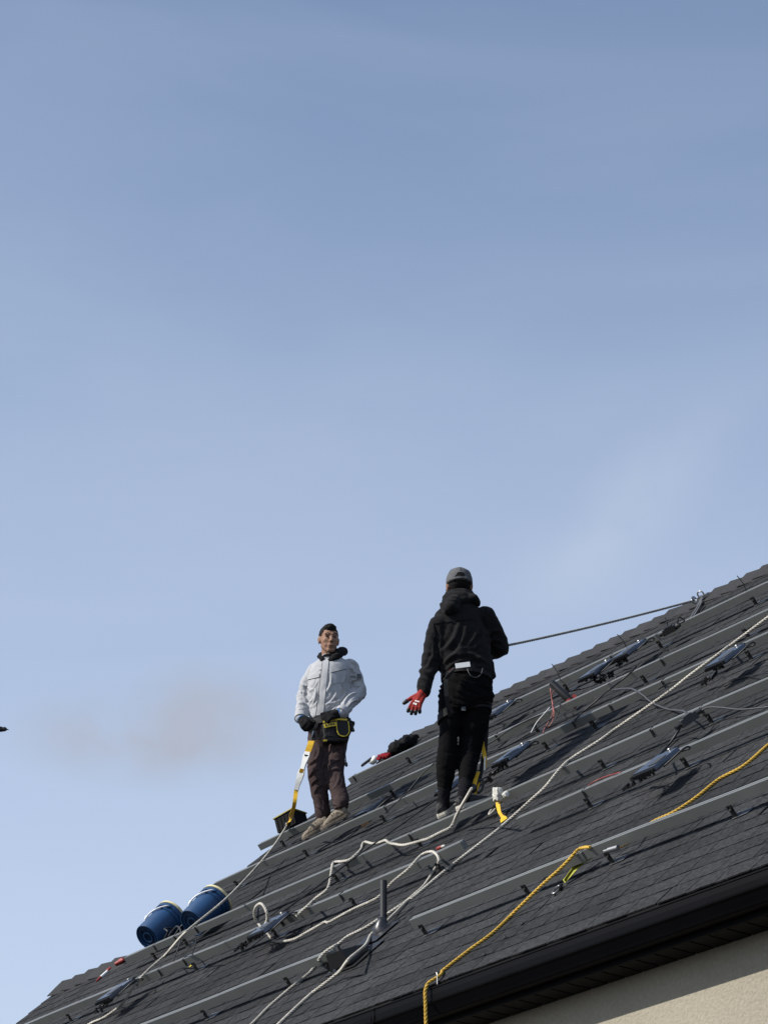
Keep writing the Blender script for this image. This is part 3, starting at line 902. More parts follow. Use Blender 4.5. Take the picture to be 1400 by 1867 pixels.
# cable-tie tails standing off the rails
for a, b, lab in (((1022, 1241), (1006, 1211), 'thin black tie standing up near the ridge above the red tool'), ((1142, 1180), (1125, 1157), 'thin black tie standing up above the pair of inverters'),
                  ((1361, 1078), (1343.5, 1050), 'thin black tie standing up against the sky at far right'), ((1217, 1143), (1212, 1126), 'short black tie standing up over the black connector')):
    A_ = roof(*a, RAILN); B_ = depth(*b, A_[1] - .02); mb = MB(); mb.tube(spline([A_ - N * .03 + S * .02, A_, (A_ + B_) / 2 + S * .01, B_], .03), .0035, 5)
    tag(mb.build('cable_tie', M_CABLE, base=A_), lab, 'cable tie')

# ------------------------------------------------------------------ red-ended hand tool with loose wires
tc_ = roof(1022, 1261, .17); ax = unit(depth(1050, 1285, tc_[1]) - depth(1016, 1252, tc_[1] + .03)); ay = unit(np.cross(N, ax)); az = np.cross(ax, ay)
tool = empty('hand_tool', tc_); tag(tool, 'black hand tool with red jaws lying across the second rail', 'tool')
mb = MB(); mb.tube([tc_ - ax * .095, tc_ - ax * .09, tc_ - ax * .02, tc_ + ax * .06, tc_ + ax * .09], [.020, .025, .027, .028, .023], 14); mb.build('body', M_BLK, tool, smooth=40)
mb = MB(); mb.tube([tc_ + ax * .09 - ay * .008, tc_ + ax * .13 - ay * .014, tc_ + ax * .165 - ay * .005], [.026, .024, .012], 8); mb.build('jaw', M_RED, tool)
mb = MB(); mb.box(tc_ + ax * .105 + ay * .035 + az * .02, .03, .022, .02, ax, ay, az); mb.build('trigger', M_RED, tool)
for pts, m, lab in (([(1003, 1255, .2), (1007, 1285, .1), (1008, 1300, .06), (1000, 1316, .03), (992, 1330, .05), (990, 1336, .08)], M_ORANGE, 'loose orange wire dangling left of the red tool'),
                    ([(1012, 1258, .2), (1006, 1268, .16), (1010, 1300, .05), (1006, 1318, .03), (998, 1328, .03)], M_ORANGE, 'loose red wire crossing the rail below the red tool'),
                    ([(1022, 1274, .12), (1018, 1300, .06), (1008, 1318, .03), (994, 1328, .03)], M_CABLE, 'black wire dangling under the red tool'),
                    ([(968, 1336, .13), (978, 1318, .03), (990, 1304, .04), (1002, 1290, .13)], M_WLABEL, 'pale thin wire standing off the rail left of the red tool'),
                    ([(1073, 1432, .125), (1086, 1424, .125), (1106, 1416, .125), (1132, 1408, .122)], M_RED, 'thin red wire lying along the rail end, mid right')):
    p = drape(pts, .012); mb = MB(); mb.tube(resample(p, .03), .0036, 5); tag(mb.build('wire', m, base=p[0], smooth=True), lab, 'wire')

# ------------------------------------------------------------------ buckets
GB = 'blue buckets on the roof'
for (bx, by), (tx, ty), lab, L in (((269, 1711), (306, 1674), 'left, lower blue bucket lying against the rail end', .33), ((350, 1684), (391, 1645), 'right, higher blue bucket lying behind the taut white rope', .35)):
    nb = .137; b = roof(bx, by, nb); d = unit(U * 1.0 + S * (-.05) + N * .03)
    L = .30; r0, r1 = .105, .124
    o = empty('bucket', b); tag(o, lab, 'bucket', GB)
    mb = MB()
    prof = [(.012, .0), (.012, r0 - .012), (.0, r0 - .010), (.0, r0 - .002), (.006, r0), (L - .085, r1 - .008), (L - .083, r1 + .003), (L - .075, r1 + .003), (L - .073, r1 - .006), (L - .05, r1 - .005), (L - .048, r1 + .004), (L - .03, r1 + .005), (L - .028, r1), (L - .012, r1), (L - .01, r1 - .004), (.03, r0 - .004), (.03, 0)]
    mb.lathe(prof, b, d, 40); mb.build('body', M_BLUE, o, smooth=30)
    mb = MB(); mb.lathe([(.0105, .034), (.004, .034), (.004, .042), (.0105, .042)], b, d, 24); mb.lathe([(.0105, .07), (.006, .07), (.006, .074), (.0105, .074)], b, d, 28); mb.build('base_ring', M_BLUE, o)
    mb = MB(); mb.lathe([(L - .011, r1 + .001), (L - .011, r1 + .007), (L + .006, r1 + .007), (L + .008, r1 - .003), (L + .001, r1 - .012), (L - .004, 0)], b, d, 40); mb.build('lid', M_CREAM, o, smooth=30)
    # wire bail swung down along the sunny side
    sd = unit(-S * .75 + N * .75); sd = unit(sd - d * (sd @ d)); up = np.cross(d, sd)
    c = b + d * (L - .04); t = np.linspace(0, math.pi, 19)
    pts = [c + up * (r1 + .006) * math.cos(q) + (sd * .72 - d * .72) * (.17) * math.sin(q) for q in t]
    mb = MB(); mb.tube(pts, .006, 6); hb = mb.build('handle', M_WHITE, o, smooth=True)
    mb = MB(); mb.tube(pts[7:12], .012, 10); mb.build('grip', M_WHITE, hb, smooth=True)
    mb = MB()
    for k in range(3):
        ang = .25 + k * .42; rad_ = r0 + (r1 - r0) * (.35 + .17 * k) + .002
    for q in (-1, 1): mb.lathe([(0, .016), (.008, .016), (.009, .01)], c + up * q * r1, up * q, 10)
    mb.build('handle_ear', M_BLUE, o); o2 = None

# tangle of black leads between the buckets
pts = [roof(300, 1712, .10), roof(306, 1700, .14), roof(300, 1694, .16), roof(314, 1694, .12), roof(308, 1708, .10), roof(322, 1690, .15), roof(330, 1700, .12), roof(318, 1708, .11), roof(334, 1686, .15), roof(340, 1698, .1), roof(326, 1712, .1)]
mb = MB(); mb.tube(spline(pts, .02), .007, 6); tag(mb.build('lead_tangle', M_CABLE, base=pts[0], smooth=True), 'tangle of black leads on the rail between the blue buckets', 'cable')

# ------------------------------------------------------------------ black crate with yellow rim
cc = roof(524, 1505, .10)
fx = unit(np.array([.80, -.60, 0])); fy = unit(np.array([.60, .80, 0])); fz = unit(np.array([-.24, .08, .95])); fx = unit(np.cross(fy, fz)); fy = np.cross(fz, fx)
cr = empty('crate', cc); tag(cr, 'open black crate with yellow rim standing behind the pale jacket man', 'crate')
cr0 = depth(532, 1502, cc[1])
mb = MB(); w, l, h, th = .19, .18, .125, .008
mb.box(cr0 - fz * h * .5, w * .9, l * .9, th, fx, fy, fz)
for sx, sy in ((1, 0), (-1, 0), (0, 1), (0, -1)):
    c = cr0 + fx * sx * (w / 2 - .006) + fy * sy * (l / 2 - .006)
    mb.box(c, th if sx else w - .02, th if sy else l - .003, h - .004, fx, fy, fz)
bx_ = mb.build('body', M_CRATE, cr)
mb = MB()
for sx, sy in ((1, 0), (-1, 0), (0, 1), (0, -1)):
    mb.box(cr0 + fz * (h / 2 + .004) + fx * sx * w / 2 + fy * sy * l / 2, .014 if sx else w - .02, .014 if sy else l + .013, .008, fx, fy, fz)
mb.build('rim', M_RIM, cr)
for k in range(5):
    mb = MB(); mb.box(cr0 - fy * (l / 2 - .001) + fx * (-.07 + k * .035), .008, .01, h - .03, fx, fy, fz); mb.build('rib', M_CRATE, cr)
    mb = MB(); mb.box(cr0 - fx * (w / 2 - .001) + fy * (-.06 + k * .03), .01, .008, h - .03, fx, fy, fz); mb.build('rib', M_CRATE, cr)

# ------------------------------------------------------------------ small things left on the shingles
# red and white pen-like tool
a, b = roof(176, 1790, .012), roof(202, 1767, .016); d = unit(b - a); L = np.linalg.norm(b - a)
o = empty('screwdriver', a); tag(o, 'small red and white screwdriver lying on the shingles at far left', 'screwdriver')
mb = MB(); mb.tube([a, a + d * L * .3], [.008, .012], 8); mb.build('tip', M_RED, o)
mb = MB(); mb.tube([a + d * L * .3, a + d * L * .76], .0135, 8); mb.build('shaft', M_WHITE, o)
mb = MB(); mb.tube([a + d * L * .76, a + d * L * .82, b], [.015, .019, .016], 8); mb.build('handle', M_RED, o)
c = roof(219, 1754, .03); mb = MB(); mb.capsule(c - S * .03 - U * .02, .014, c + S * .01 + U * .015, .02); mb.capsule(c + S * .005 - U * .01, .016, c + S * .04 + U * .0, .014); tag(mb.build('red_glove', M_RED, base=c, smooth=True), 'crumpled red scrap on the left roof edge below the buckets', 'scrap')
c = roof(349, 1761, .012); d = unit(roof(353, 1757, .012) - roof(345, 1765, .012)); mb = MB(); mb.box(c, .055, .02, .004, d, np.cross(N, d), N); tag(mb.build('tag', M_YEL, base=c), 'small bright yellow tag lying below the buckets', 'tag')
# brush with a wooden block
a = roof(667, 1499, .045); b = roof(689, 1484, .06); d = unit(b - a); sd = np.cross(N, d)
o = empty('brush', a); tag(o, 'wooden block brush with a blue handle under the rail by the shoes', 'brush')
mb = MB(); mb.box(a, .085, .045, .035, d, sd, N, top=(.9, .9)); mb.build('block', M_BROWN, o)
mb = MB(); mb.tube([a + d * .045, b, b + d * .03], [.013, .016, .012], 8); mb.build('handle', M_BLUETOOL, o)
# red and white bit above the short rail
c = roof(803, 1546, .10); mb = MB(); mb.capsule(c - S * .025, .011, c + S * .005, .012); o = mb.build('marker', M_RED, base=c, smooth=True); tag(o, 'red marker with a pale cap behind the short rail offcut', 'marker')
mb = MB(); mb.capsule(c + S * .02, .010, c + S * .035, .008); mb.build('cap', M_SLEEVE, o, smooth=True)
mb = MB(); c = roof(1080, 1472, .006); mb.box(c, .03, .018, .004, S, U, N); tag(mb.build('paper_scrap', M_WLABEL, base=c), 'tiny pale scrap lying alone on the shingles mid right', 'scrap')

# bundle on the ridge: black jacket, red cloth, board


def lump(name, pts, rad, m, label, cat, fold=.02, freq=14, vox=.012, seed=0):
    mb = MB(); mb.chain(pts, rad)
    v, f, nn = remesh(mb, vox, 3)
    return finish(name, v, f, nn, m, None, pts[0], fold, (freq, freq, freq), seed), label, cat


def remesh(mb, voxel, smooth=2):
    me = mb.mesh('tmp'); o = bpy.data.objects.new('tmp', me); COL.objects.link(o)
    r = o.modifiers.new('r', 'REMESH'); r.mode = 'VOXEL'; r.voxel_size = voxel
    if smooth:
        q = o.modifiers.new('s', 'SMOOTH'); q.factor = .5; q.iterations = smooth
    dg = bpy.context.evaluated_depsgraph_get(); ev = o.evaluated_get(dg); m2 = bpy.data.meshes.new_from_object(ev)
    v = np.empty(len(m2.vertices) * 3); m2.vertices.foreach_get('co', v); v = v.reshape(-1, 3)
    nn = np.array([q.vector for q in m2.vertex_normals])
    f = [tuple(p.vertices) for p in m2.polygons]
    bpy.data.objects.remove(o); bpy.data.meshes.remove(m2); bpy.data.meshes.remove(me)
    return v, f, nn


def folds(v, nn, amp, freq, seed, ampf=None):
    fr = np.array(freq); out = v.copy()
    for i, p in enumerate(v):
        q = Vector(p * fr + seed * 7.3); w = noise.noise_vector(q * .55) * .9; q = q + w + Vector((0, 0, (p[0] - p[1]) * fr[2] * .45))
        a = 1 - 2.6 * abs(noise.noise(q)); b = 1 - 2.6 * abs(noise.noise(q * 1.9 + Vector((3, 1, 7))))
        k = amp if ampf is None else amp * ampf(p)
        out[i] = p + nn[i] * k * (.8 * (a - .45) + .4 * (b - .45))
    return out


def finish(name, v, f, nn, m, parent, base, fold=0, freq=(14, 14, 14), seed=0, ampf=None):
    if fold: v = folds(v, nn, fold, freq, seed, ampf)
    mb = MB(); mb.add(v, f); b = base_of(parent) if parent is not None else np.asarray(base)
    me = bpy.data.meshes.new(name); me.from_pydata((v - b).tolist(), [], f); me.update()
    me.polygons.foreach_set('use_smooth', [True] * len(me.polygons)); me.materials.append(m)
    o = bpy.data.objects.new(name, me); COL.objects.link(o)
    if parent is not None: o.parent = parent
    else: o.location = b
    o['_b'] = [float(q) for q in b]; return o


o, l, c = lump('folded_jacket', [roof(756, 1346, .04), roof(742, 1353, .06), roof(727, 1361, .065), roof(712, 1370, .05)], [.032, .055, .058, .04], M_BLKCL, 'crumpled black jacket lying on the ridge between the two men', 'jacket', seed=1); tag(o, l, c)
o, l, c = lump('red_cloth', [roof(708, 1378, .05), roof(699, 1380, .05), roof(690, 1383, .05)], [.022, .030, .022], M_REDCL, 'red cloth bundled at the lower end of the black jacket', 'cloth', seed=2); tag(o, l, c)
o, l, c = lump('white_cloth', [roof(684, 1385, .04), roof(678, 1391, .03)], [.025, .02], M_WLABEL, 'small white rag beside the red cloth on the ridge', 'rag', seed=3); tag(o, l, c)
a, b = roof(660, 1396, .05), roof(676, 1384, .06); d = unit(b - a); mb = MB(); mb.box((a + b) / 2, np.linalg.norm(b - a), .06, .02, d, np.cross(N, d), N); tag(mb.build('board', M_FLASH, base=a), 'short grey board on the ridge left of the red cloth', 'board')

# strap sleeve over the fourth rail
sl0 = roof(908, 1449, RAILN + .02)
o = empty('strap_sleeve', sl0); tag(o, 'white sleeved yellow strap hung over a rail, with a pale ring', 'strap')
mb = MB(); mb.box(sl0 - U * .004 - Zv * .02, .046, .045, .05, unit(S + Zv * -.1), unit(np.cross(Zv, S)), Zv, top=(1.1, 1.1)); mb.box(sl0 - U * .004 + Zv * .02, .056, .05, .05, unit(S + Zv * -.2), unit(np.cross(Zv, S)), Zv, top=(.8, .8)); mb.box(sl0 + S * .035 + U * .03 - Zv * .03, .06, .05, .03, S, U, N, top=(.8, .8))
v, f, nn = remesh(mb, .005, 3); finish('sleeve', v, f, nn, M_SLEEVE, o, None, .008, (22, 22, 22), 41)
pts = [roof(907, 1457, .10), roof(908, 1468, .075), roof(911, 1482, .045), roof(916, 1490, .02), roof(919, 1497, .012)]
mb = MB(); mb.ribbon(spline(pts, .02), np.interp(np.linspace(0, 1, len(spline(pts, .02))), [0, .3, .6, .75, 1], [.035, .028, .02, .042, .048]), S, .004); mb.build('webbing', M_YWEB, o)
rg = roof(899, 1477, .05); ring_o = link(rg, unit(U * .6 + S * .4 + Zv * .4), S, .072, .042, .0075, M_ROPE, o, 'ring')
mb = MB(); mb.ribbon([roof(904, 1471, .06), roof(912, 1462, .09)], .012, S, .004); mb.build('ring_strap', M_ROPE, o)

# bird at the left edge of the sky
bd = depth(-9, 1329, 40.0)
mb = MB(); k = .012 * 1.0
X, Y_, Z_ = np.array([1., 0, 0]), np.array([0, 1., 0]), Zv
mb.ell(bd, .19, .06, .055, unit(X - Zv * .1), Y_, Zv, 14, 8); mb.ell(bd + X * .155 - Zv * .01, .05, .04, .04, n=10, k=6)
bird = mb.build('bird', M_BLK, base=bd, smooth=True); tag(bird, 'black bird flying at the left edge of the sky', 'bird')
for sgn in (-1, 1):
    mb = MB(); mb.prism([bd + X * .08, bd - X * .08, bd - X * .22 + Y_ * sgn * .4 + Zv * .12, bd - X * .1 + Y_ * sgn * .42 + Zv * .13, bd + X * .06 + Y_ * sgn * .2 + Zv * .06], Zv * .01); mb.build('wing', M_BLK, bird)
mb = MB(); mb.prism([bd - X * .15, bd - X * .3 + Y_ * .06, bd - X * .3 - Y_ * .06], Zv * .01); mb.build('tail', M_BLK, bird)
mb = MB(); mb.tube([bd + X * .19 - Zv * .012, bd + X * .235 - Zv * .02], [.016, .004], 6); mb.build('beak', M_BLK, bird)
# ------------------------------------------------------------------ people


def hand_mb(mb, w, d, palm, side, curls, spread=.16, sc=1.0, thumb=(.75, .35), thick=1.0):
    """w wrist, d towards the fingers, palm the way the palm faces, side +-1 the thumb's side; returns finger tips"""
    d = unit(d); palm = unit(np.asarray(palm) - d * (np.asarray(palm) @ d)); t = np.cross(d, palm) * side; tips = []
    k = lambda q: q * sc
    for o_ in (-.026, -.009, .009, .026):
        mb.capsule(w + d * k(.012) + t * k(o_ * .75), k(.0165) * thick, w + d * k(.088) + t * k(o_), k(.0135) * thick, 10, 4)
    for i, (off, ln) in enumerate(((.030, .072), (.0105, .082), (-.0095, .076), (-.029, .060))):
        a = (1.5 - i) * spread * .55; q = w + d * k(.088) + t * k(off); fd = unit(d * math.cos(a) + t * math.sin(a)); c = curls[i]
        rr = [.0115, .0108, .0102, .0088]; pts = [q]; ang = 0
        for j, fr in enumerate((.44, .31, .25)):
            ang += c * (.7 if j == 0 else 1.0); pts.append(pts[-1] + (fd * math.cos(ang) + palm * math.sin(ang)) * k(ln) * fr)
        for j in range(3): mb.capsule(pts[j], k(rr[j]) * thick, pts[j + 1], k(rr[j + 1]) * thick, 9, 3)
        tips.append((pts[2], pts[3], k(.0108) * thick))
    b = w + d * k(.03) + t * k(.024); td = unit(d * math.cos(thumb[0]) + t * math.sin(thumb[0]) + palm * thumb[1])
    m1 = b + td * k(.045); m2 = m1 + unit(td * .9 + d * .35) * k(.03); m3 = m2 + unit(td * .8 + d * .5) * k(.026)
    mb.capsule(b, k(.0185) * thick, m1, k(.0145) * thick, 10, 3); mb.capsule(m1, k(.0132) * thick, m2, k(.0122) * thick, 9, 3); mb.capsule(m2, k(.0122) * thick, m3, k(.0098) * thick, 9, 3)
    tips.append((m2, m3, k(.0125) * thick)); return tips


def head_mb(mb, c, f, r, u, sc=1.0):
    """skull, jaw, nose, brows, ears; c between the ears at eye height"""
    Q = lambda x, y, z: c + sc * (r * x + f * y + u * z)
    E_ = lambda x, y, z, a, b, g: mb.ell(Q(x, y, z), a * sc, b * sc, g * sc, r, f, u, 20, 12)
    E_(0, -.012, .038, .0735, .092, .088); E_(0, .018, -.01, .066, .07, .085); E_(0, .036, -.055, .048, .05, .062)
    mb.capsule(Q(-.011, .068, -.101), .020 * sc, Q(.011, .068, -.101), .020 * sc)
    for sx in (-1, 1):
        mb.capsule(Q(sx * .050, .0, -.050), .018 * sc, Q(sx * .021, .06, -.092), .017 * sc)       # jaw
        E_(sx * .038, .052, -.020, .024, .022, .026); E_(sx * .028, .050, -.052, .026, .028, .032)                                             # cheekbone
        mb.capsule(Q(sx * .012, .085, .031), .010 * sc, Q(sx * .044, .073, .029), .009 * sc)      # brow ridge
        E_(sx * .077, -.008, -.005, .009, .022, .033); E_(sx * .083, -.014, .008, .007, .016, .02)
        E_(sx * .012, .101, -.033, .009, .011, .008)                                             # nostril wings
    mb.capsule(Q(0, .088, .02), .0095 * sc, Q(0, .108, -.026), .0125 * sc)                        # nose
    mb.capsule(Q(-.017, .088, -.060), .009 * sc, Q(.017, .088, -.060), .009 * sc)
    mb.capsule(Q(-.014, .086, -.073), .009 * sc, Q(.014, .086, -.073), .009 * sc)
    mb.capsule(Q(0, -.02, -.06), .053 * sc, Q(0, -.028, -.15), .053 * sc)                          # neck
    return Q


def creases(v, nn, lines):
    """drapery: ridge-and-valley folds along given lines on the side of the cloth that faces the street"""
    out = v.copy(); pr = np.array([proj(p)[:2] for p in v]); front = np.array([(p - CAM) @ q for p, q in zip(v, nn)]) < 0
    for x0, y0, x1, y1, w, amp in lines:
        w *= .8; a, d = np.array([x0, y0]), np.array([x1 - x0, y1 - y0]); L = np.linalg.norm(d); d = d / L; nrm = np.array([-d[1], d[0]])
        rel = pr - a; t = rel @ d / L; k = rel @ nrm + .12 * L * np.sin(np.clip(t, 0, 1) * math.pi)
        env = np.clip(np.sin(np.clip(t, 0, 1) * math.pi), 0, 1) ** .6
        f = np.exp(-(k / w) ** 2) - .75 * np.exp(-((k - 1.7 * w) / w) ** 2)
        out += nn * (amp * f * env * front)[:, None]
    return out


def bvh_of(v, f): return BVHTree.FromPolygons([Vector(p) for p in v], f)


def patch(tree, poly, Y, off=.004, th=.003, nu=8, nv=6, push=(0, 1, 0)):
    """a piece of cloth laid onto a surface: quad of four pixel corners, thrown along the view's level direction onto it"""
    a, b, c, d = [np.asarray(q, float) for q in poly]; pts = []
    for j in range(nv + 1):
        for i in range(nu + 1):
            s_, t_ = i / nu, j / nv; q = a * (1 - s_) * (1 - t_) + b * s_ * (1 - t_) + c * s_ * t_ + d * (1 - s_) * t_
            rd = unit(ray(*q)); st_ = CAM + rd * (Y / rd[1] - 1.2) if True else 0
            hit = tree.ray_cast(Vector(st_), Vector(rd), 3.0)
            pts.append((np.array(hit[0]), np.array(hit[1])) if hit[0] is not None else None)
    good = [p for p in pts if p is not None]
    if not good: return None
    for i, p in enumerate(pts):
        if p is None: pts[i] = good[min(i, len(good) - 1)]
    nn = unit(np.mean([p[1] for p in pts], 0)); nn = nn if nn[1] < 0 else -nn
    mb = MB(); m = (nu + 1) * (nv + 1)
    vs = [p[0] + nn * (off - th) for p in pts] + [p[0] + nn * off for p in pts]; fs = []
    W_ = nu + 1
    for j in range(nv):
        for i in range(nu):
            k = j * W_ + i; fs += [(k, k + 1, k + W_ + 1, k + W_), (m + k, m + k + W_, m + k + W_ + 1, m + k + 1)]
    for i in range(nu):
        fs += [(i, m + i, m + i + 1, i + 1), (nv * W_ + i, nv * W_ + i + 1, m + nv * W_ + i + 1, m + nv * W_ + i)]
    for j in range(nv):
        fs += [(j * W_, (j + 1) * W_, m + (j + 1) * W_, m + j * W_), (j * W_ + nu, m + j * W_ + nu, m + (j + 1) * W_ + nu, (j + 1) * W_ + nu)]
    mb.add(vs, fs); return mb


def shoe(parent, heel, fwd, upv, L, upper, sole, solec=None, sc=1.06, st_=.021):
    """heel: point on the ground under the heel's back"""
    fwd = unit(fwd); upv = unit(np.asarray(upv) - fwd * (np.asarray(upv) @ fwd)); sd = np.cross(fwd, upv)
    xs = [0, .03, .10, .20, .30, .45, .60, .75, .88, .96, 1.0]
    ws = [.020, .030, .036, .036, .034, .035, .043, .048, .044, .030, .012]
    hs = [.060, .084, .092, .094, .092, .086, .074, .062, .054, .044, .026]
    zs = .020
    mb = MB(); rs = []
    for x, w, h in zip(xs, ws, hs):
        c = heel + fwd * x * L; t = np.linspace(0, 2 * math.pi, 17)[:-1]; k = sc
        ring = []
        for q in t:
            yy = math.cos(q) * w * k; zz = math.sin(q); zz = (zs + (h - zs) * (.5 + .5 * abs(zz) ** .8 * (1 if zz > 0 else -1)))
            yy *= 1 - .45 * max(0, (zz - zs) / max(.01, h - zs)) ** 1.5
            ring.append(c + sd * yy + upv * (zz - .006))
        rs.append(np.array(ring))
    mb.rings(rs); v, f, nn = remesh(mb, .006, 3)
    so = finish('shoe', v, f, nn, upper, parent, None, .005, (26, 26, 26), 5)
    mb = MB(); lo, hi = [], []
    for x, w in zip(xs, ws):
        lo.append(heel + fwd * (x * L * 1.03 - .004) + sd * (w + .004) * sc); hi.append(heel + fwd * (x * L * 1.03 - .004) - sd * (w + .004) * sc)
    poly = np.array(lo + hi[::-1]); spring = np.array([max(0, ((p - heel) @ fwd) / L - .72) ** 2 * .35 * L for p in poly])
    poly = poly + upv[None, :] * spring[:, None]
    mb.rings([poly, poly + upv * st_ * .5, poly * 1.0 + upv * st_ + (heel + fwd * L * .5 - poly) * .03]); mb.build('sole', sole, so)
    for i in range(4):
        x = (.42 + i * .085) * L; w = .024
        c = heel + fwd * x + upv * (np.interp(x / L, xs, hs) - .012)
        mb = MB(); mb.tube([c - sd * w - fwd * .006 - upv * .008, c + upv * .004, c + sd * w + fwd * .006 - upv * .008], .0035, 5); mb.build('lace', solec or sole, so)
    return so


def limb_fold(axis_pts, A=1.0):
    return None


# ================= the man in the pale jacket
fp = roof(590, 1510, .12); YL = fp[1]
LM = lambda x, y, dy=0.0: depth(x, y, YL + dy)
Xv, Yv = np.array([1., 0, 0]), np.array([0, 1., 0])
heelL, heelR = roof(604, 1503, .122), roof(638, 1486, .122)
fwdL = unit(-U * .60 - S * .78 + N * .0); fwdR = unit(-U * .56 - S * .80 + N * .0)
ankL = heelL + fwdL * .06 + N * .02 + Zv * .06; ankR = heelR + fwdR * .06 + N * .02 + Zv * .06
hc = LM(599.5, 1168, -.03)                              # head centre
yaw = R(14); hf = unit(np.array([math.sin(yaw), -math.cos(yaw), -.13])); hr = unit(np.cross(hf, Zv)) * -1
hr = unit(np.array([math.cos(yaw), math.sin(yaw), 0.02])); hu = np.cross(hf, hr); hu = hu if hu[2] > 0 else -hu
kneeL, kneeR = LM(576, 1408, -.10), LM(609, 1410, -.08)
hipL, hipR = LM(582, 1340, .02), LM(614, 1337, .05)
elbL, elbR = LM(553, 1270, .08), LM(655, 1262, .03)
wriL, wriR = LM(549, 1309, -.04), LM(622, 1300, -.16)
shL, shR = LM(573, 1222, .05), LM(637, 1214, .0)
chest, waist, pelv = LM(603, 1240, .02), LM(600, 1290, .02), LM(599, 1328, .03)

mb = MB()
Q = head_mb(mb, hc, hf, hr, hu, .95)
mb.loft([(pelv - Zv * .08, .11, .08, R(-30)), (waist, .12, .085, R(-30)), (chest, .13, .085, R(-30)), (LM(604, 1222, .02), .11, .07, R(-30)), (LM(603, 1203, .0), .06, .06, 0)])
mb.chain([shL - Zv * .03, elbL, wriL], [.032, .034, .022]); mb.chain([shR - Zv * .03, elbR, wriR], [.032, .036, .022])
mb.chain([hipL, kneeL, ankL], [.06, .044, .02]); mb.chain([hipR, kneeR, ankR], [.06, .044, .02])
for a_, h_, fd_ in ((ankL, heelL, fwdL), (ankR, heelR, fwdR)): mb.capsule(h_ + fd_ * .06 + N * .045, .015, h_ + fd_ * .18 + N * .035, .012)
for w_, dr, nm in ((wriL, LM(560, 1330, -.15) - wriL, 0), (wriR, LM(600, 1301, -.16) - wriR, 1)): mb.capsule(w_, .021, w_ + unit(dr) * .05, .014)
v, f, nn = remesh(mb, .006, 5)
man1 = finish('person', v, f, nn, M_SKIN, None, fp)
tag(man1, 'young man in pale grey jacket and plum trousers standing near the roof edge', 'person')
# eyes, brows, lips, hair
for sx in (-1, 1):
    mb = MB(); mb.ell(Q(sx * .031, .0805, .009), .0145, .006, .0055, hr, hf, hu, 12, 8); mb.build('eye', M_DARKEYE, man1, smooth=True)
    mb = MB(); mb.tube([Q(sx * .012, .099, .029), Q(sx * .03, .094, .037), Q(sx * .052, .078, .031)], [.0020, .0028, .0014], 6); mb.build('eyebrow', M_HAIR, man1, smooth=True)
mb = MB(); mb.tube([Q(-.021, .0905, -.0685), Q(-.008, .097, -.0645), Q(0, .0975, -.0655), Q(.008, .097, -.0645), Q(.021, .0905, -.0685)], [.002, .0045, .0042, .0045, .002], 7); mb.build('lips', M_LIP, man1, smooth=True)
mb = MB()
mb.ell(Q(0, -.016, .045), .0735, .0895, .082, hr, hf, hu, 28, 18); mb.ell(Q(.0, .026, .090), .053, .059, .039, hr, hf, hu, 20, 10)
v, f, nn = remesh(mb, .006, 2)
loc = (v - hc); xr, yf, zu = loc @ hr, loc @ hf, loc @ hu
line = np.where(yf > .045, .060 - .006 * np.cos(xr * 60), np.where(yf > .012, .010 + (yf - .012) / .033 * .044, np.where(yf > -.03, .004, -.05 + (yf + .11) / .08 * .054)))
k = np.clip((line - zu) / .012, 0, 1)[:, None]; v = v + (hc + hu * .04 - v) * k * .32
finish('hair', v, f, nn, M_HAIR, man1, None, .003, (40, 40, 40), 3)

# jacket
mb = MB(); yw = R(-10)
mb.loft([(LM(600, 1316, .02), .140, .128, yw), (LM(600, 1308, .02), .150, .138, yw), (LM(600, 1290, .02), .160, .146, yw), (LM(601, 1265, .02), .163, .145, yw), (LM(603, 1238, .02), .168, .138, yw),
         (LM(604, 1220, .02), .164, .120, yw), (LM(604, 1210, .02), .138, .095, yw), (LM(604, 1204, .01), .098, .082, yw), (LM(603, 1200, .0), .080, .078, yw), (LM(602, 1198, -.0), .074, .076, yw)])
mb.chain([shL + Zv * -.005, (shL + elbL) / 2 + Xv * -.006, elbL, (elbL + wriL) / 2, wriL], [.058, .058, .054, .051, .046])
mb.chain([shR, (shR + elbR) / 2 + Xv * .008, elbR, (elbR + wriR) / 2, wriR], [.056, .061, .058, .053, .046])
v, f, nn = remesh(mb, .0065, 3)


def jfold(p):
    k = .55
    for e in (elbL, elbR): k += 1.1 * math.exp(-((np.linalg.norm(p - e) / .11) ** 2))
    k += .8 * math.exp(-(((p[2] - LM(600, 1300)[2]) / .07) ** 2))
    return k


v = folds(v, nn, .006, (6, 6, 10), 1, jfold)
v = creases(v, nn, [(635,1266,618,1247,2.6,0.014),(614,1262,592,1286,2.8,0.01),(632,1262,600,1284,3.2,0.014),(618,1282,590,1302,2.6,0.009),(604,1230,590,1268,3.2,0.01),(575,1252,566,1292,3.0,0.014),(580,1240,562,1262,2.2,0.01),(572,1262,562,1284,2.2,0.01),(583,1262,571,1290,2.4,0.01),(637,1216,650,1236,2.4,0.014),(638,1232,656,1240,2.2,0.012),(638,1246,657,1238,2.2,0.014),(637,1262,656,1250,2.4,0.014),(626,1284,652,1262,2.6,0.012),(632,1292,654,1276,2.4,0.01),(642,1205,654,1222,2.6,0.012),(551,1248,566,1262,2.0,0.012),(546,1262,562,1270,2.0,0.013),(546,1272,560,1280,2.0,0.013),(543,1283,558,1286,2.0,0.012),(542,1294,556,1297,2.0,0.01),(590,1296,606,1308,2.2,0.009),(606,1296,622,1290,2.2,0.009),(628,1226,622,1250,3,0.008)])
jk = finish('jacket', v, f, nn, M_JACKET, man1, None)
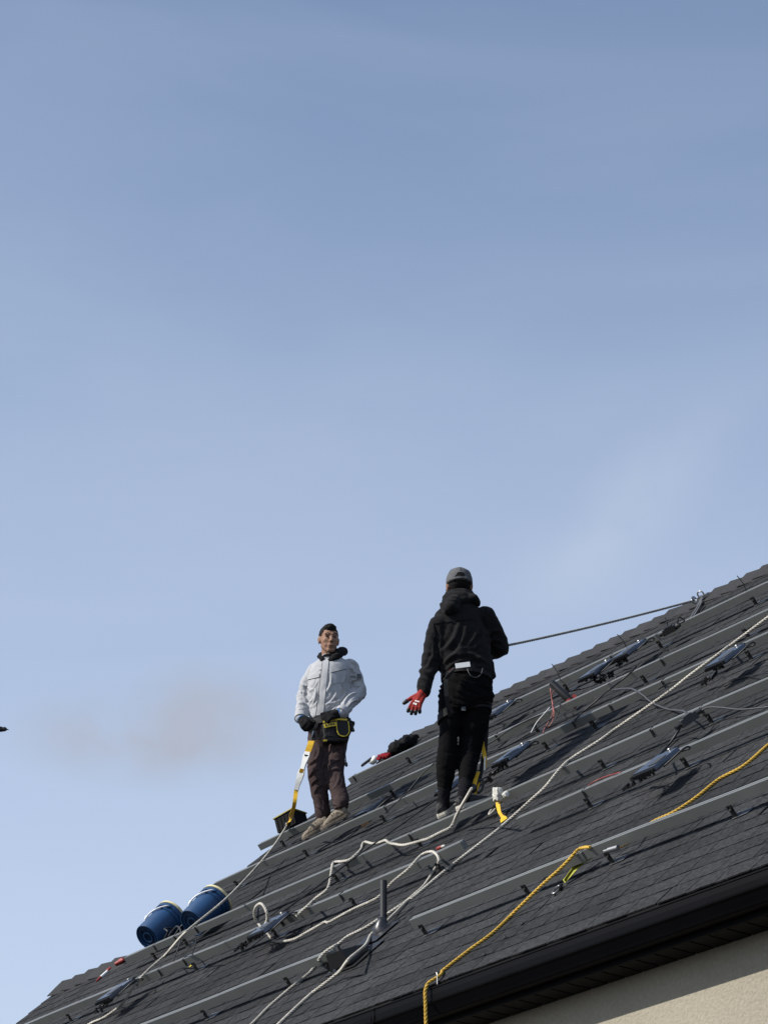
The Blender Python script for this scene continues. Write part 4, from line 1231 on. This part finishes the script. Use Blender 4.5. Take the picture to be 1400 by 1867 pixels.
# refresh normals, second finer fold layer
nn2 = np.array([q.vector for q in jk.data.vertex_normals]); v2 = folds(v, nn2, .0025, (17, 17, 24), 4, jfold)
jk.data.vertices.foreach_set('co', (v2 - base_of(man1)).ravel()); jk.data.update()
tr = bvh_of(v2, f)
for nm, poly, m_, off, nu, nv in (('placket', [(589, 1204), (600, 1203), (589, 1308), (575, 1311)], M_JACKET, .006, 4, 20),
                                  ('pocket_flap', [(604, 1213), (633, 1208), (632, 1220), (603, 1227)], M_JACKET, .007, 8, 4),
                                  ('pocket_flap', [(562, 1233), (583, 1228), (583, 1235), (561, 1240)], M_JACKET, .007, 7, 4),
                                  ('pocket', [(604, 1227), (630, 1221), (628, 1244), (603, 1249)], M_JACKET, .0035, 8, 6),
                                  ('yoke_seam', [(583, 1221.5), (600, 1221), (600, 1222.2), (583, 1222.7)], M_JACKETD, .0035, 6, 1),
                                  ('flap_seam', [(604, 1226.5), (632, 1219.8), (632, 1221), (604, 1227.8)], M_JACKETD, .0045, 8, 1),
                                  ('placket_seam', [(588.5, 1205), (589.3, 1205), (576, 1311), (575, 1311)], M_JACKETD, .007, 1, 20),
                                  ('sleeve_badge', [(650.5, 1229), (657.5, 1229), (658.5, 1237), (651, 1238)], M_JACKETD, .004, 4, 4)):
    q = patch(tr, poly, YL, off, .004, nu, nv)
    if q is not None: q.build(nm, m_, jk, smooth=40)
# cuffs
for w_, e_, r_ in ((wriL, elbL, .049), (wriR, elbR, .049)):
    d = unit(w_ - e_); mb = MB(); mb.lathe([(-.032, r_ - .001), (-.03, r_ + .002), (.014, r_ + .001), (.016, r_ - .006), (.004, r_ - .014)], w_, d, 22); mb.build('cuff', M_JACKET, jk, smooth=40)
# dark inner hood standing behind the neck
mb = MB(); ctr = LM(603, 1199, .01)
ang = np.linspace(R(-205), R(25), 24)
pts = [ctr + np.array([math.cos(a) * .105, -math.sin(a) * .07 * -1 * 0 + (.03 + .075 * math.sin(-a)), .022 + .022 * math.cos(a) + .012 * math.sin(3 * a)]) for a in ang]
pts = [ctr + Xv * math.cos(a) * (.082 if math.cos(a) < 0 else .110) + Yv * (-.005 + .085 * math.sin(a)) + Zv * (.016 + .040 * max(0, math.cos(a)) * (.4 + .6 * max(0, math.sin(a + .9))) + .006 * math.sin(4 * a) - .02 * max(0, -math.sin(a))) for a in np.linspace(R(-62), R(236), 26)]
mb.chain([LM(601, 1204, -.085), LM(611, 1199, -.085), LM(621, 1193, -.055), LM(627, 1188, .0), LM(624, 1187, .06), LM(610, 1190, .10), LM(596, 1193, .09), LM(586, 1194, .04), LM(583, 1197, -.02), LM(588, 1203, -.065)],
         [.018, .024, .028, .031, .031, .031, .029, .025, .022, .018])
mb.chain([LM(605, 1198, -.07), LM(617, 1190, -.04), LM(621, 1185, .02)], [.02, .024, .024])
v, f, nn = remesh(mb, .008, 3); finish('hood', v, f, nn, M_BLKCL, man1, None, .006, (12, 12, 20), 6)
mb = MB(); mb.loft([(LM(602, 1202, -.01), .075, .078, 0), (LM(602, 1198, -.01), .064, .068, 0), (LM(602, 1197, -.01), .058, .062, 0)]); mb.build('collar', M_BLKCL, man1, smooth=True)
# trousers
mb = MB()
mb.loft([(LM(599, 1306, .03), .136, .108, yw), (LM(599, 1325, .03), .148, .118, yw), (LM(599, 1346, .02), .158, .115, yw), (LM(598, 1356, .01), .14, .10, yw)])
cufL, cufR = ankL + Zv * .03, ankR + Zv * .03
mb.chain([hipL + Zv * -.03, (hipL + kneeL) / 2, kneeL, (kneeL + cufL) / 2, cufL], [.084, .076, .066, .063, .056])
mb.chain([hipR + Zv * -.03, (hipR + kneeR) / 2, kneeR, (kneeR + cufR) / 2, cufR], [.086, .080, .069, .066, .060])
v, f, nn = remesh(mb, .0085, 3)


def tfold(p):
    k = .7
    for e, s_ in ((kneeL, .1), (kneeR, .1), (cufL, .09), (cufR, .09)): k += .8 * math.exp(-((np.linalg.norm(p - e) / s_) ** 2))
    return k


v = folds(v, nn, .0055, (7, 7, 9), 9, tfold); v = creases(v, nn, [(610,1360,628,1376,2.2,0.012),(604,1372,626,1364,2.2,0.01),(602,1395,622,1386,2.2,0.012),(598,1408,622,1404,2.4,0.011),(618,1412,606,1440,2.6,0.009),(600,1424,616,1430,2.2,0.008),(560,1400,580,1386,2.2,0.013),(562,1420,582,1402,2.2,0.014),(566,1434,584,1420,2.2,0.012),(572,1448,588,1432,2.4,0.01),(582,1360,570,1392,2.6,0.01),(592,1362,588,1400,2.4,0.01),(576,1470,588,1484,2.2,0.01),(604,1466,624,1478,2.2,0.01),(606,1478,628,1472,2.0,0.01),(580,1440,590,1480,2.6,0.008)])
finish('trousers', v, f, nn, M_TROUS, man1, None, .0028, (18, 18, 24), 11)
shoe(man1, heelL, fwdL, N * .8 + Zv * .3, .24, M_SHOE, M_SOLE, sc=.95); shoe(man1, heelR, fwdR, N * .8 + Zv * .3, .24, M_SHOE, M_SOLE, sc=.95)
# gloves
for w_, tgt, palm, sd_, cv, nm in ((wriL, LM(563, 1336, -.16), Xv * .6 + Yv * .8, 1, (1.0, 1.1, 1.15, 1.2), 'L'), (wriR, LM(597, 1306, -.20), Yv * .9 - Zv * .3, -1, (.7, .8, .9, .9), 'R')):
    mb = MB(); d = unit(tgt - w_); mb.chain([w_ - d * .02, w_ + d * .03, w_ + d * .07], [.035, .033, .026]); hand_mb(mb, w_ + d * .012, d, palm, sd_, cv, .1, 1.0, (.6, .5), 1.12)
    v, f, nn = remesh(mb, .0045, 2); gv = finish('glove', v, f, nn, M_BLKCL, man1, None)
    mb = MB(); c = w_ + d * .026; mb.lathe([(-.004, .028), (-.004, .0375), (.005, .0365), (.005, .028)], c, d, 20); mb.build('wrist_band', M_BLUEB, gv)

# tool belt with pouch: belt, pouch, pocket, flap, trims, holster
bc = LM(599, 1322, .03)
mb = MB(); t = np.linspace(0, 2 * math.pi, 37)
bp = [bc + np.array([math.cos(yw) * .165 * math.cos(q) - math.sin(yw) * .132 * math.sin(q), math.sin(yw) * .165 * math.cos(q) + math.cos(yw) * .132 * math.sin(q), .012 * math.sin(q + 1)]) for q in t]
mb.ribbon(bp, .05, Zv, .006); belt = mb.build('tool_belt', M_POUCH, man1)
pc = LM(611, 1331, -.135); pa = unit(np.array([1, .18, .12])); pn = unit(np.array([.12, -1, -.05])); pu = np.cross(pn, pa); pu = pu if pu[2] > 0 else -pu


def PP(x, y, z): return pc + pa * x + pu * y + pn * z


def rbox(mb, c, w, h, d, ax, ay, az, r=.3):
    n = 20; rs = []
    for zz, k in ((-.5, .94), (-.35, 1), (.35, 1), (.5, .93)):
        t = np.linspace(0, 2 * math.pi, n + 1)[:-1]; ct, sn = np.cos(t), np.sin(t)
        rs.append(c + ax * (np.sign(ct) * abs(ct) ** r * w / 2 * k)[:, None] + ay * (np.sign(sn) * abs(sn) ** r * h / 2 * k)[:, None] + az * d * zz)
    mb.rings(rs); return mb


mb = MB(); rbox(mb, PP(.002, -.015, -.02), .19, .16, .075, pa, pu, pn); v, f, nn = remesh(mb, .007, 1); po = finish('pouch', v, f, nn, M_POUCH, man1, None, .006, (16, 16, 16), 8)
mb = MB(); rbox(mb, PP(.055, -.005, .022), .085, .125, .03, pa, pu, pn, .4); mb.build('front_pocket', M_POUCH, po, smooth=40)
arc = [PP(.055 + .046 * math.cos(q), .0 - .066 * abs(math.sin(q)) ** .7 + .0, .036) for q in np.linspace(math.pi, 2 * math.pi, 15)]
arc = [PP(.010, .05, .036)] + arc + [PP(.100, .05, .034)]
mb = MB(); mb.tube(arc, .0038, 6); mb.build('piping', M_YEL, po)
mb = MB(); mb.ribbon([PP(-.088, .058, .020), PP(-.03, .066, .030), PP(.03, .070, .034), PP(.095, .066, .024)], .014, pu, .004); mb.build('top_trim', M_YEL, po)
mb = MB(); mb.ribbon([PP(-.085, .024, .024), PP(-.03, .031, .032), PP(.012, .034, .034)], .030, pu, .004); mb.build('name_patch', M_YEL, po)
for k, (w_, h_) in enumerate(((.010, .016), (.006, .016), (.014, .012), (.010, .016))):
    mb = MB(); mb.box(PP(-.068 + k * .019, .0285 + k * .0018, .030 + k * .0022), w_, h_, .004, pa, pu, pn); mb.build('patch_mark', M_BLK, po)
mb = MB(); mb.box(PP(-.03, -.035, .020), .05, .045, .008, pa, pu, pn, top=(.9, .9)); mb.build('stitched_square', M_POUCH, po)
mb = MB(); mb.box(PP(-.085, -.085, .016), .028, .012, .006, pa, pu, pn); mb.build('loop_tab', M_YEL, po)
# side holster, dangling cord, centre buckle and steel plate
hcn = LM(636, 1327, .02); mb = MB(); mb.box(hcn, .05, .06, .10, unit(Xv - Zv * .4), Yv, unit(Zv + Xv * .4), top=(1.1, .9)); mb.build('holster', M_POUCH, man1)
mb = MB(); mb.tube([LM(637, 1310, .0), LM(641, 1322, .0), LM(644, 1334, .0)], [.008, .01, .013], 7); mb.build('tool_handle', M_BLK, man1)
mb = MB(); mb.tube(spline([LM(625, 1345, -.06), LM(629, 1372, -.08), LM(631, 1394, -.08)], .02), .0045, 6); dc = mb.build('dangling_cord', M_BLK, man1)
mb = MB(); mb.capsule(LM(631, 1392, -.08), .010, LM(631.5, 1396, -.08), .011); mb.build('cord_end', M_BLK, dc)
mb = MB(); mb.box(LM(573, 1341, -.13), .045, .01, .07, unit(Xv + Zv * .2), Yv, unit(Zv - Xv * .2)); mb.build('steel_plate', M_STRAP, man1)
# waist straps crossing to the ring
for a_, b_, m_ in (((579, 1318), (571, 1335), M_STRAP), ((590, 1321), (583, 1350), M_STRAP), ((566, 1352), (572, 1330), M_STEEL)):
    mb = MB(); mb.ribbon([LM(*a_, -.125), LM((a_[0] + b_[0]) / 2, (a_[1] + b_[1]) / 2, -.14), LM(*b_, -.13)], .022 if m_ is M_STRAP else .008, Xv, .004); mb.build('strap', m_, man1)

# shock absorber lanyard from his waist down to the rope
ls = LM(568, 1352, -.17); le = drape([(524, 1505, .16), (520, 1512, .15)])[0]
lan = empty('lanyard', le); tag(lan, 'yellow webbing lanyard with a white sleeve hanging from the pale jacket man\'s belt', 'lanyard')
path = [ls, LM(566, 1358, -.18), LM(561, 1372, -.19), LM(548, 1413, -.2), LM(540, 1441, -.18), LM(535, 1475, -.13), le]
L7 = [np.asarray(p) for p in path]
mb = MB(); mb.ribbon(spline(L7[:3], .02), .045, unit(Xv + Zv * .4), .012); mb.build('webbing', M_YWEB, lan)
mb = MB(); pts = spline(L7[2:5], .03); wd = .04 + .010 * np.sin(np.arange(len(pts)) * 1.3)
mb.ribbon(pts, wd, unit(Xv + Zv * .35 - Yv * .2), .02); mb.build('sleeve', M_WLABEL, lan)
for f_, m_ in ((.12, M_CABLE), (.22, M_FLASH), (.58, M_YWEB), (.64, M_YWEB)):
    q = L7[2] + (L7[4] - L7[2]) * f_; d = unit(L7[4] - L7[2]); mb = MB(); s_ = unit(np.cross(Yv, d)); i_ = int(f_ * (len(pts) - 1)); q = pts[i_]
    mb.box(q - Yv * .011, .030, .006, .010 if m_ is not M_YWEB else .03, s_, Yv, d); mb.build('sleeve_print', m_, lan)
mb = MB(); tw = spline(L7[4:], .02); a_ = np.linspace(0, 2.4, len(tw)); mb.ribbon(tw, np.interp(a_, [0, .5, 1.6, 2.4], [.03, .026, .038, .016]), [Xv * math.cos(q) + Yv * math.sin(q) for q in a_], .004); mb.build('webbing', M_YWEB, lan)
mb = MB(); tw2 = tw + Xv * .012; mb.ribbon(tw2[len(tw2) // 3:], .016, Xv, .004); mb.build('second_leg', M_STRAP, lan)
link(le - Zv * .02, unit(le - L7[5]), unit(Xv + Yv), .09, .045, .007, M_FLASH, lan, 'hook')
mb = MB(); mb.ell(le, .02, .018, .028); mb.build('rope_grab', M_BLK, lan, smooth=True)

# ================= the man in black
fp = roof(832, 1478, .12); YR = fp[1]
RM = lambda x, y, dy=0.0: depth(x, y, YR + dy)
heelL, heelR = roof(807, 1490, .122), roof(838, 1477, .122)
fwdL = unit(np.array([.28, .75, .50])); fwdR = unit(np.array([.66, .60, .38]))
ankL = heelL + fwdL * .055 + N * .02 + Zv * .05; ankR = heelR + fwdR * .055 + N * .02 + Zv * .05
hc = RM(837, 1072, .05); yaw = R(-168); hf = unit(np.array([-math.sin(R(4)), math.cos(R(4)), -.02])); hr = unit(np.cross(hf, Zv)); hu = np.cross(hr, hf)
kneeL, kneeR = RM(814, 1385, .06), RM(855, 1378, .10)
hipL, hipR = RM(823, 1290, .06), RM(868, 1285, .10)
shL, shR = RM(800, 1142, -.01), RM(884, 1126, .05)
elbL, elbR = RM(786, 1207, .02), RM(910, 1180, .14)
wriL, wriR = RM(771, 1262, -.02), RM(884, 1195, .38)
yw = R(12)
chest, waist, pelv = RM(840, 1160, .05), RM(848, 1215, .06), RM(850, 1265, .08)
mb = MB(); Q = head_mb(mb, hc, hf, hr, hu, 1.0)
mb.loft([(pelv - Zv * .08, .13, .10, yw), (waist, .13, .095, yw), (chest, .15, .10, yw), (RM(838, 1130, .05), .12, .075, yw), (RM(838, 1104, .06), .055, .05, 0)])
mb.chain([shL - Zv * .02, elbL, wriL], [.038, .036, .021]); mb.chain([shR - Zv * .02, elbR, wriR], [.038, .038, .027])
mb.chain([hipL, kneeL, ankL], [.05, .044, .022]); mb.chain([hipR, kneeR, ankR], [.06, .046, .022])
for h_, fd_ in ((heelL, fwdL), (heelR, fwdR)): mb.capsule(h_ + fd_ * .06 + N * .045, .015, h_ + fd_ * .18 + N * .035, .012)
hd = unit(RM(748, 1304, -.06) - RM(771, 1263, -.02)); mb.capsule(wriL, .02, wriL + hd * .05, .012)
fr = unit(np.array([-.6, .75, .1])); hand_mb(mb, wriR + fr * .01, fr, np.array([0, 0, -1.]), 1, (.6, .7, .8, .8), .1)
v, f, nn = remesh(mb, .0075, 1)
man2 = finish('person', v, f, nn, M_SKIN, None, fp); tag(man2, 'man in black hoodie and grey cap seen from behind, red gloved hand held out', 'person')
# hair at the nape
mb = MB(); mb.ell(Q(0, -.018, .03), .077, .092, .086, hr, hf, hu, 26, 16); v, f, nn = remesh(mb, .006, 1)
loc = v - hc; yf, zu = loc @ hf, loc @ hu
line = np.where(yf < -.02, -.052, .0); k = np.clip((line - zu) / .012, 0, 1)[:, None]; k2 = np.clip((yf - .03) / .02, 0, 1)[:, None]; v = v + (hc + hu * .03 - v) * np.maximum(k, k2) * .3
finish('hair', v, f, nn, M_HAIR, man2, None, .002, (60, 60, 60), 2)
# cap: dome, peak, back opening with strap and buckle
mb = MB(); rs = []; t = np.linspace(0, 2 * math.pi, 33)[:-1]
for zz, k in ((.018, 1.0), (.03, 1.0), (.055, .985), (.08, .91), (.102, .76), (.118, .54), (.127, .28), (.129, .04)):
    dip = np.where(np.sin(t) < 0, (-np.sin(t)) ** 3, 0) * 0
    rs.append(np.array([Q(.0875 * k * math.cos(q), -.012 + .105 * k * math.sin(q), zz + (.010 * math.sin(q) if zz < .05 else 0)) for q in t]))
mb.rings(rs); v_, f_ = mb.data(); cp_ = mb.build('cap', M_CAP2, man2, smooth=True)
mb = MB(); mb.rings([np.array([Q(.08 * math.cos(q), .06 + .125 * math.sin(q) ** .8, .022 + .012 * math.sin(q) + dz) for q in np.linspace(0, math.pi, 15)]) for dz in (0, .005)]); mb.build('peak', M_CAP2, cp_)
ar = []
for i in range(13):
    q = math.pi * i / 12; ar.append((.044 * math.cos(q), .020 + .042 * math.sin(q)))
mb = MB()


def dome(x, z, o_=0.0):
    kk = np.interp(z, [.018, .055, .08, .102, .118], [1, .985, .91, .76, .54]); w_ = .0875 * kk; dd = .105 * kk
    return Q(x, -.012 - dd * math.sqrt(max(.02, 1 - (x / w_) ** 2)) - o_, z - .010 * (1 if z < .05 else .3))


top_ = [dome(x, z, .002) for x, z in ar]; bot_ = [dome(x, .021, .002) for x, _ in ar]
mb.rings([np.array(bot_), np.array([(p + q) / 2 - hf * .002 for p, q in zip(bot_, top_)]), np.array(top_)], cap=False, close=False); mb.build('back_opening', M_HAIR, cp_, smooth=True)
mb = MB(); mb.ribbon([dome(x, .026 + .003 * math.cos(x * 30), .0045) for x in np.linspace(-.05, .05, 13)], .012, hu, .003); stp = mb.build('size_strap', M_CAP2, cp_)
mb = MB(); mb.box(dome(.030, .030, .008), .018, .004, .018, hr, hf, hu); mb.build('buckle', M_FLASH, stp)
mb = MB(); mb.tube([p - hf * .001 for p in top_], .003, 5); mb.build('opening_hem', M_CAP2, cp_)
for q in (math.pi * 1.5, math.pi * 1.17, math.pi * 1.83):
    mb = MB(); mb.tube([Q(.0885 * k * math.cos(q), -.012 + .1065 * k * math.sin(q), zz) for zz, k in ((.075, .93), (.08, .91), (.102, .765), (.118, .545), (.127, .28))], .0016, 4); mb.build('cap_seam', M_STRAP, cp_)
mb = MB(); mb.ell(Q(0, -.012, .131), .009, .009, .005, hr, hf, hu, 10, 6); mb.build('cap_button', M_CAP2, cp_)
# hoodie
mb = MB()
mb.loft([(RM(852, 1240, .06), .152, .12, yw), (RM(851, 1228, .06), .172, .14, yw), (RM(848, 1212, .06), .178, .145, yw), (RM(845, 1190, .05), .182, .143, yw), (RM(841, 1160, .05), .184, .138, yw),
         (RM(839, 1138, .05), .182, .125, yw), (RM(839, 1122, .05), .165, .108, yw), (RM(839, 1108, .05), .118, .092, yw), (RM(838, 1098, .05), .085, .08, yw)])
mb.capsule(RM(895, 1232, .06), .03, RM(880, 1205, .04), .07)
mb.chain([shL, (shL + elbL) / 2 + Xv * -.004, elbL, (elbL + wriL) / 2, wriL + hd * -.01], [.072, .068, .061, .056, .046])
mb.chain([shR, (shR + elbR) / 2 + Xv * .012, elbR, (elbR + wriR) / 2, wriR], [.074, .073, .066, .056, .046])
v, f, nn = remesh(mb, .0085, 4)


def hfold(p):
    k = .7
    for e in (elbL, elbR, wriL): k += .8 * math.exp(-((np.linalg.norm(p - e) / .12) ** 2))
    k += .9 * math.exp(-(((p[2] - RM(848, 1215)[2]) / .09) ** 2))
    return k


v = folds(v, nn, .007, (5, 5, 7), 21, hfold); v = creases(v, nn, [(838,1130,797,1195,5.44,0.0128),(850,1135,812,1210,5.12,0.0096),(872,1150,830,1190,5.76,0.0096),(800,1140,793,1200,4.48,0.0096),(796,1160,800,1215,4.16,0.0096),(884,1160,850,1186,5.12,0.0096),(806,1214,840,1192,5.12,0.0128),(836,1192,880,1206,5.44,0.0128),(812,1226,850,1202,4.16,0.0096),(850,1202,895,1212,4.16,0.0096),(884,1160,912,1150,4.16,0.0096),(886,1170,916,1172,4.16,0.0104),(786,1200,772,1222,3.84,0.008),(770,1234,786,1252,3.84,0.0104),(766,1248,782,1262,3.52,0.0104),(776,1222,790,1240,3.52,0.008),(880,1120,890,1168,4.8,0.008),(790,1176,780,1212,3.52,0.008)])
ho = finish('hoodie', v, f, nn, M_HOODIE, man2, None, .0018, (20, 20, 24), 14)
tr = bvh_of(v, f)
for poly in ([(791, 1137), (862, 1128), (862, 1129.2), (791, 1138.2)], [(886, 1100), (887.2, 1100), (877, 1160), (875.8, 1160)], [(789, 1136), (790.2, 1136), (797, 1180), (795.8, 1180)]):
    q = patch(tr, poly, YR, .006, .004, 14 if poly[0][1] > 1120 and poly[1][0] - poly[0][0] > 5 else 1, 1 if poly[1][0] - poly[0][0] > 5 else 14)
    if q is not None: q.build('seam', M_HOODIE, ho)
# hood lying on the back
mb = MB(); ctr = RM(838, 1095, .05)
for dz, rx, ry, rr in ((.045, .07, .075, .024), (.015, .085, .085, .030), (-.02, .092, .09, .030)):
    pts = [ctr + Xv * rx * math.cos(q) + Yv * ry * math.sin(q) + Zv * (dz + .02 * math.sin(q)) for q in np.linspace(0, 2 * math.pi, 25)]; mb.tube(pts, rr, 10)
mb.chain([RM(826, 1098, -.06), RM(820, 1108, -.09), RM(816, 1112, -.10)], [.05, .042, .026]); mb.chain([RM(809, 1104, -.05), RM(816, 1113, -.09), RM(830, 1110, -.08)], [.03, .03, .03])
mb.chain([RM(862, 1092, -.03), RM(868, 1100, .02)], [.035, .03])
v, f, nn = remesh(mb, .009, 3); finish('hood', v, f, nn, M_HOODIE, man2, None, .007, (8, 8, 18), 17)
# trousers: loose above the straps, tight below
mb = MB()
mb.loft([(RM(851, 1226, .07), .148, .125, yw), (RM(850, 1250, .07), .168, .145, yw), (RM(849, 1272, .08), .178, .15, yw), (RM(848, 1292, .08), .172, .14, yw), (RM(847, 1305, .08), .15, .11, yw)])
lp = lambda a, b, k: a + (b - a) * k
mb.chain([RM(822, 1292, .05), RM(820, 1318, .05), RM(817, 1345, .055), kneeL, lp(kneeL, ankL, .35), lp(kneeL, ankL, .62)], [.080, .066, .060, .066, .060, .046])
mb.chain([RM(866, 1290, .09), RM(864, 1320, .09), RM(860, 1345, .1), kneeR, lp(kneeR, ankR, .35), lp(kneeR, ankR, .60)], [.102, .096, .082, .070, .060, .047])
v, f, nn = remesh(mb, .0085, 3)
ztop = RM(840, 1300)[2]
v = folds(v, nn, .010, (5, 5, 24), 31, lambda p: 1.1 if p[2] > ztop else .35); finish('trousers', v, f, nn, M_LEGG, man2, None, .002, (20, 20, 30), 33)
for a_, k_ in ((ankL, lp(kneeL, ankL, .58)), (ankR, lp(kneeR, ankR, .56))):
    mb = MB(); mb.chain([a_ - Zv * .02, a_ + Zv * .02, k_], [.040, .041, .043]); v, f, nn = remesh(mb, .007, 2); finish('sock', v, f, nn, M_SOCK, man2, None, .005, (12, 12, 40), 35)
shoe(man2, heelL, fwdL, N * .8 + Zv * .3, .285, M_SHOEB, M_SOLEW, M_SHOEB, st_=.027); shoe(man2, heelR, fwdR, N * .8 + Zv * .3, .285, M_SHOEB, M_SOLEW, M_SHOEB, st_=.027)
# red glove, black dipped tips
mb = MB(); w_ = wriL + hd * .012; mb.chain([wriL - hd * .03, wriL + hd * .02, wriL + hd * .075], [.034, .030, .020])
tips = hand_mb(mb, w_, hd, Yv * .9 + Xv * .3, -1 if np.cross(hd, Yv)[0] > 0 else 1, (.24, .3, .34, .42), .2, .94, (.95, .2), 1.14)
v, f, nn = remesh(mb, .0042, 2); gl_ = finish('glove', v, f, nn, M_GLOVER, man2, None)
for a_, b_, r_ in tips:
    mb = MB(); mb.capsule(a_ + (b_ - a_) * .1, r_ * 1.06, b_, r_ * .98, 10, 4); mb.build('fingertip', M_BLK, gl_, smooth=True)
tr = bvh_of(v, f)
for poly in ([(757, 1277), (765, 1279), (764, 1281), (756, 1279)], [(754, 1281), (760, 1283), (759, 1286), (753, 1284)]):
    q = patch(tr, poly, YR, .002, .002, 4, 2)
    if q is not None: q.build('glove_print', M_WLABEL, gl_)
# harness: belt, white label, thigh straps, hanging strap, ring, side flap
bc = RM(851, 1236, .07); t = np.linspace(0, 2 * math.pi, 37)
mb = MB(); mb.ribbon([bc + np.array([math.cos(yw) * .166 * math.cos(q) - math.sin(yw) * .143 * math.sin(q), math.sin(yw) * .166 * math.cos(q) + math.cos(yw) * .143 * math.sin(q), -.012 * math.sin(q + .6)]) for q in t], .05, Zv, .006)
hb = mb.build('harness_belt', M_STRAP, man2)
lb = RM(843.5, 1213, -.115); la = unit(RM(855, 1212, -.115) - RM(831, 1215, -.115)); lu = unit(np.cross(la, Yv)); lu = lu if lu[2] > 0 else -lu
mb = MB(); mb.box(lb, .094, .005, .034, la, Yv, lu); mb.build('label', M_WHITE, hb)
mb = MB(); mb.ribbon([RM(817, 1226, -.10), RM(812, 1245, -.115), RM(814, 1270, -.11), RM(818, 1295, -.08), RM(821, 1306, -.055)], .026, Xv, .005); mb.build('hanging_strap', M_STRAP, hb)
mb = MB(); mb.ribbon([RM(828, 1218, -.105), RM(818, 1232, -.115), RM(808, 1240, -.10)], .024, unit(Xv + Zv), .005); mb.build('diagonal_strap', M_STRAP, hb)
for cx, cy, dyc, rx in ((819, 1306, .05, .073), (864, 1298, .09, .112)):
    c = RM(cx, cy, dyc); pts = [c + Xv * rx * math.cos(q) + Yv * rx * math.sin(q) + Zv * (.018 * math.sin(q + 2.2) + .012 * math.cos(q)) for q in t]; mb = MB(); mb.ribbon(pts, .05, Zv, .006); ts = mb.build('thigh_strap', M_STRAP, man2)
mb = MB(); mb.box(RM(845, 1292, -.035), .026, .008, .032, Xv, Yv, Zv); mb.build('strap_buckle', M_FLASH, man2)
pts = [RM(852, 1217, -.11), RM(854, 1226, -.125), RM(861, 1234, -.12), RM(870, 1235, -.11), RM(877, 1229, -.09), RM(880, 1219, -.07)]
mb = MB(); mb.tube(spline(pts, .015), .003, 7); mb.build('metal_loop', M_FLASH, hb, smooth=True)
mb = MB(); mb.prism([RM(893, 1250, .06), RM(902, 1268, .06), RM(898, 1272, .06), RM(890, 1270, .06)], Yv * .03); mb.build('side_flap', M_BLKCL, man2)
mb = MB(); mb.ribbon([RM(826, 1225, -.10), RM(821, 1221, -.10)], .02, Zv, .006); mb.build('red_stitching', M_REDCL, hb)

# strap and hooks hanging behind his right leg down to the white rope
l2 = empty('lanyard', RM(862, 1440, .0)); tag(l2, 'black and yellow lanyard hanging behind the right leg of the man in black', 'lanyard')
mb = MB(); mb.ribbon([RM(888, 1290, .15), RM(886, 1335, .16), RM(884, 1370, .14), RM(878, 1400, .1), RM(873, 1428, .06)], [.03, .032, .03, .026, .024], unit(Xv + Yv * .4), .006); mb.build('webbing', M_STRAP, l2)
mb = MB(); mb.ribbon([RM(879, 1352, .12), RM(882, 1372, .11), RM(885, 1388, .10), RM(883, 1404, .09)], [.02, .026, .022, .012], Xv, .006); mb.build('yellow_webbing', M_YWEB, l2)
mb = MB(); mb.ribbon([RM(884, 1380, .085), RM(883, 1405, .085)], .010, Xv, .003); mb.build('white_tag', M_WLABEL, l2)
mb = MB(); mb.ribbon([RM(872, 1408, .06), RM(866, 1424, .02), RM(864, 1440, .0)], [.02, .028, .022], unit(Xv + Zv * .3), .005); mb.build('yellow_webbing', M_YWEB, l2)
mb = MB(); mb.ribbon([RM(874, 1426, .05), RM(870, 1440, .02), RM(866, 1448, .0)], .012, Xv, .005); mb.build('yellow_webbing', M_YWEB, l2)
link(RM(874, 1434, .03), RM(871, 1445, .02) - RM(877, 1422, .04), Xv, .10, .045, .008, M_BLK, l2, 'hook')
mb = MB(); mb.ell(RM(863, 1438, .0), .024, .02, .03); mb.build('rope_grab', M_BLK, l2, smooth=True)

# taut grey line from his hands to the ridge anchor
a_, b_ = RM(916, 1179, .25), q0 if False else roof(1262, 1096, .1)
pts = [a_ * (1 - k) + b_ * k - Zv * .10 * 4 * k * (1 - k) * .12 for k in np.linspace(0, 1, 40)]
rope('rope', pts, .009, M_ROPEG, 'taut grey rope stretched through the air to the ridge anchor', group=GR)
#@@PART4
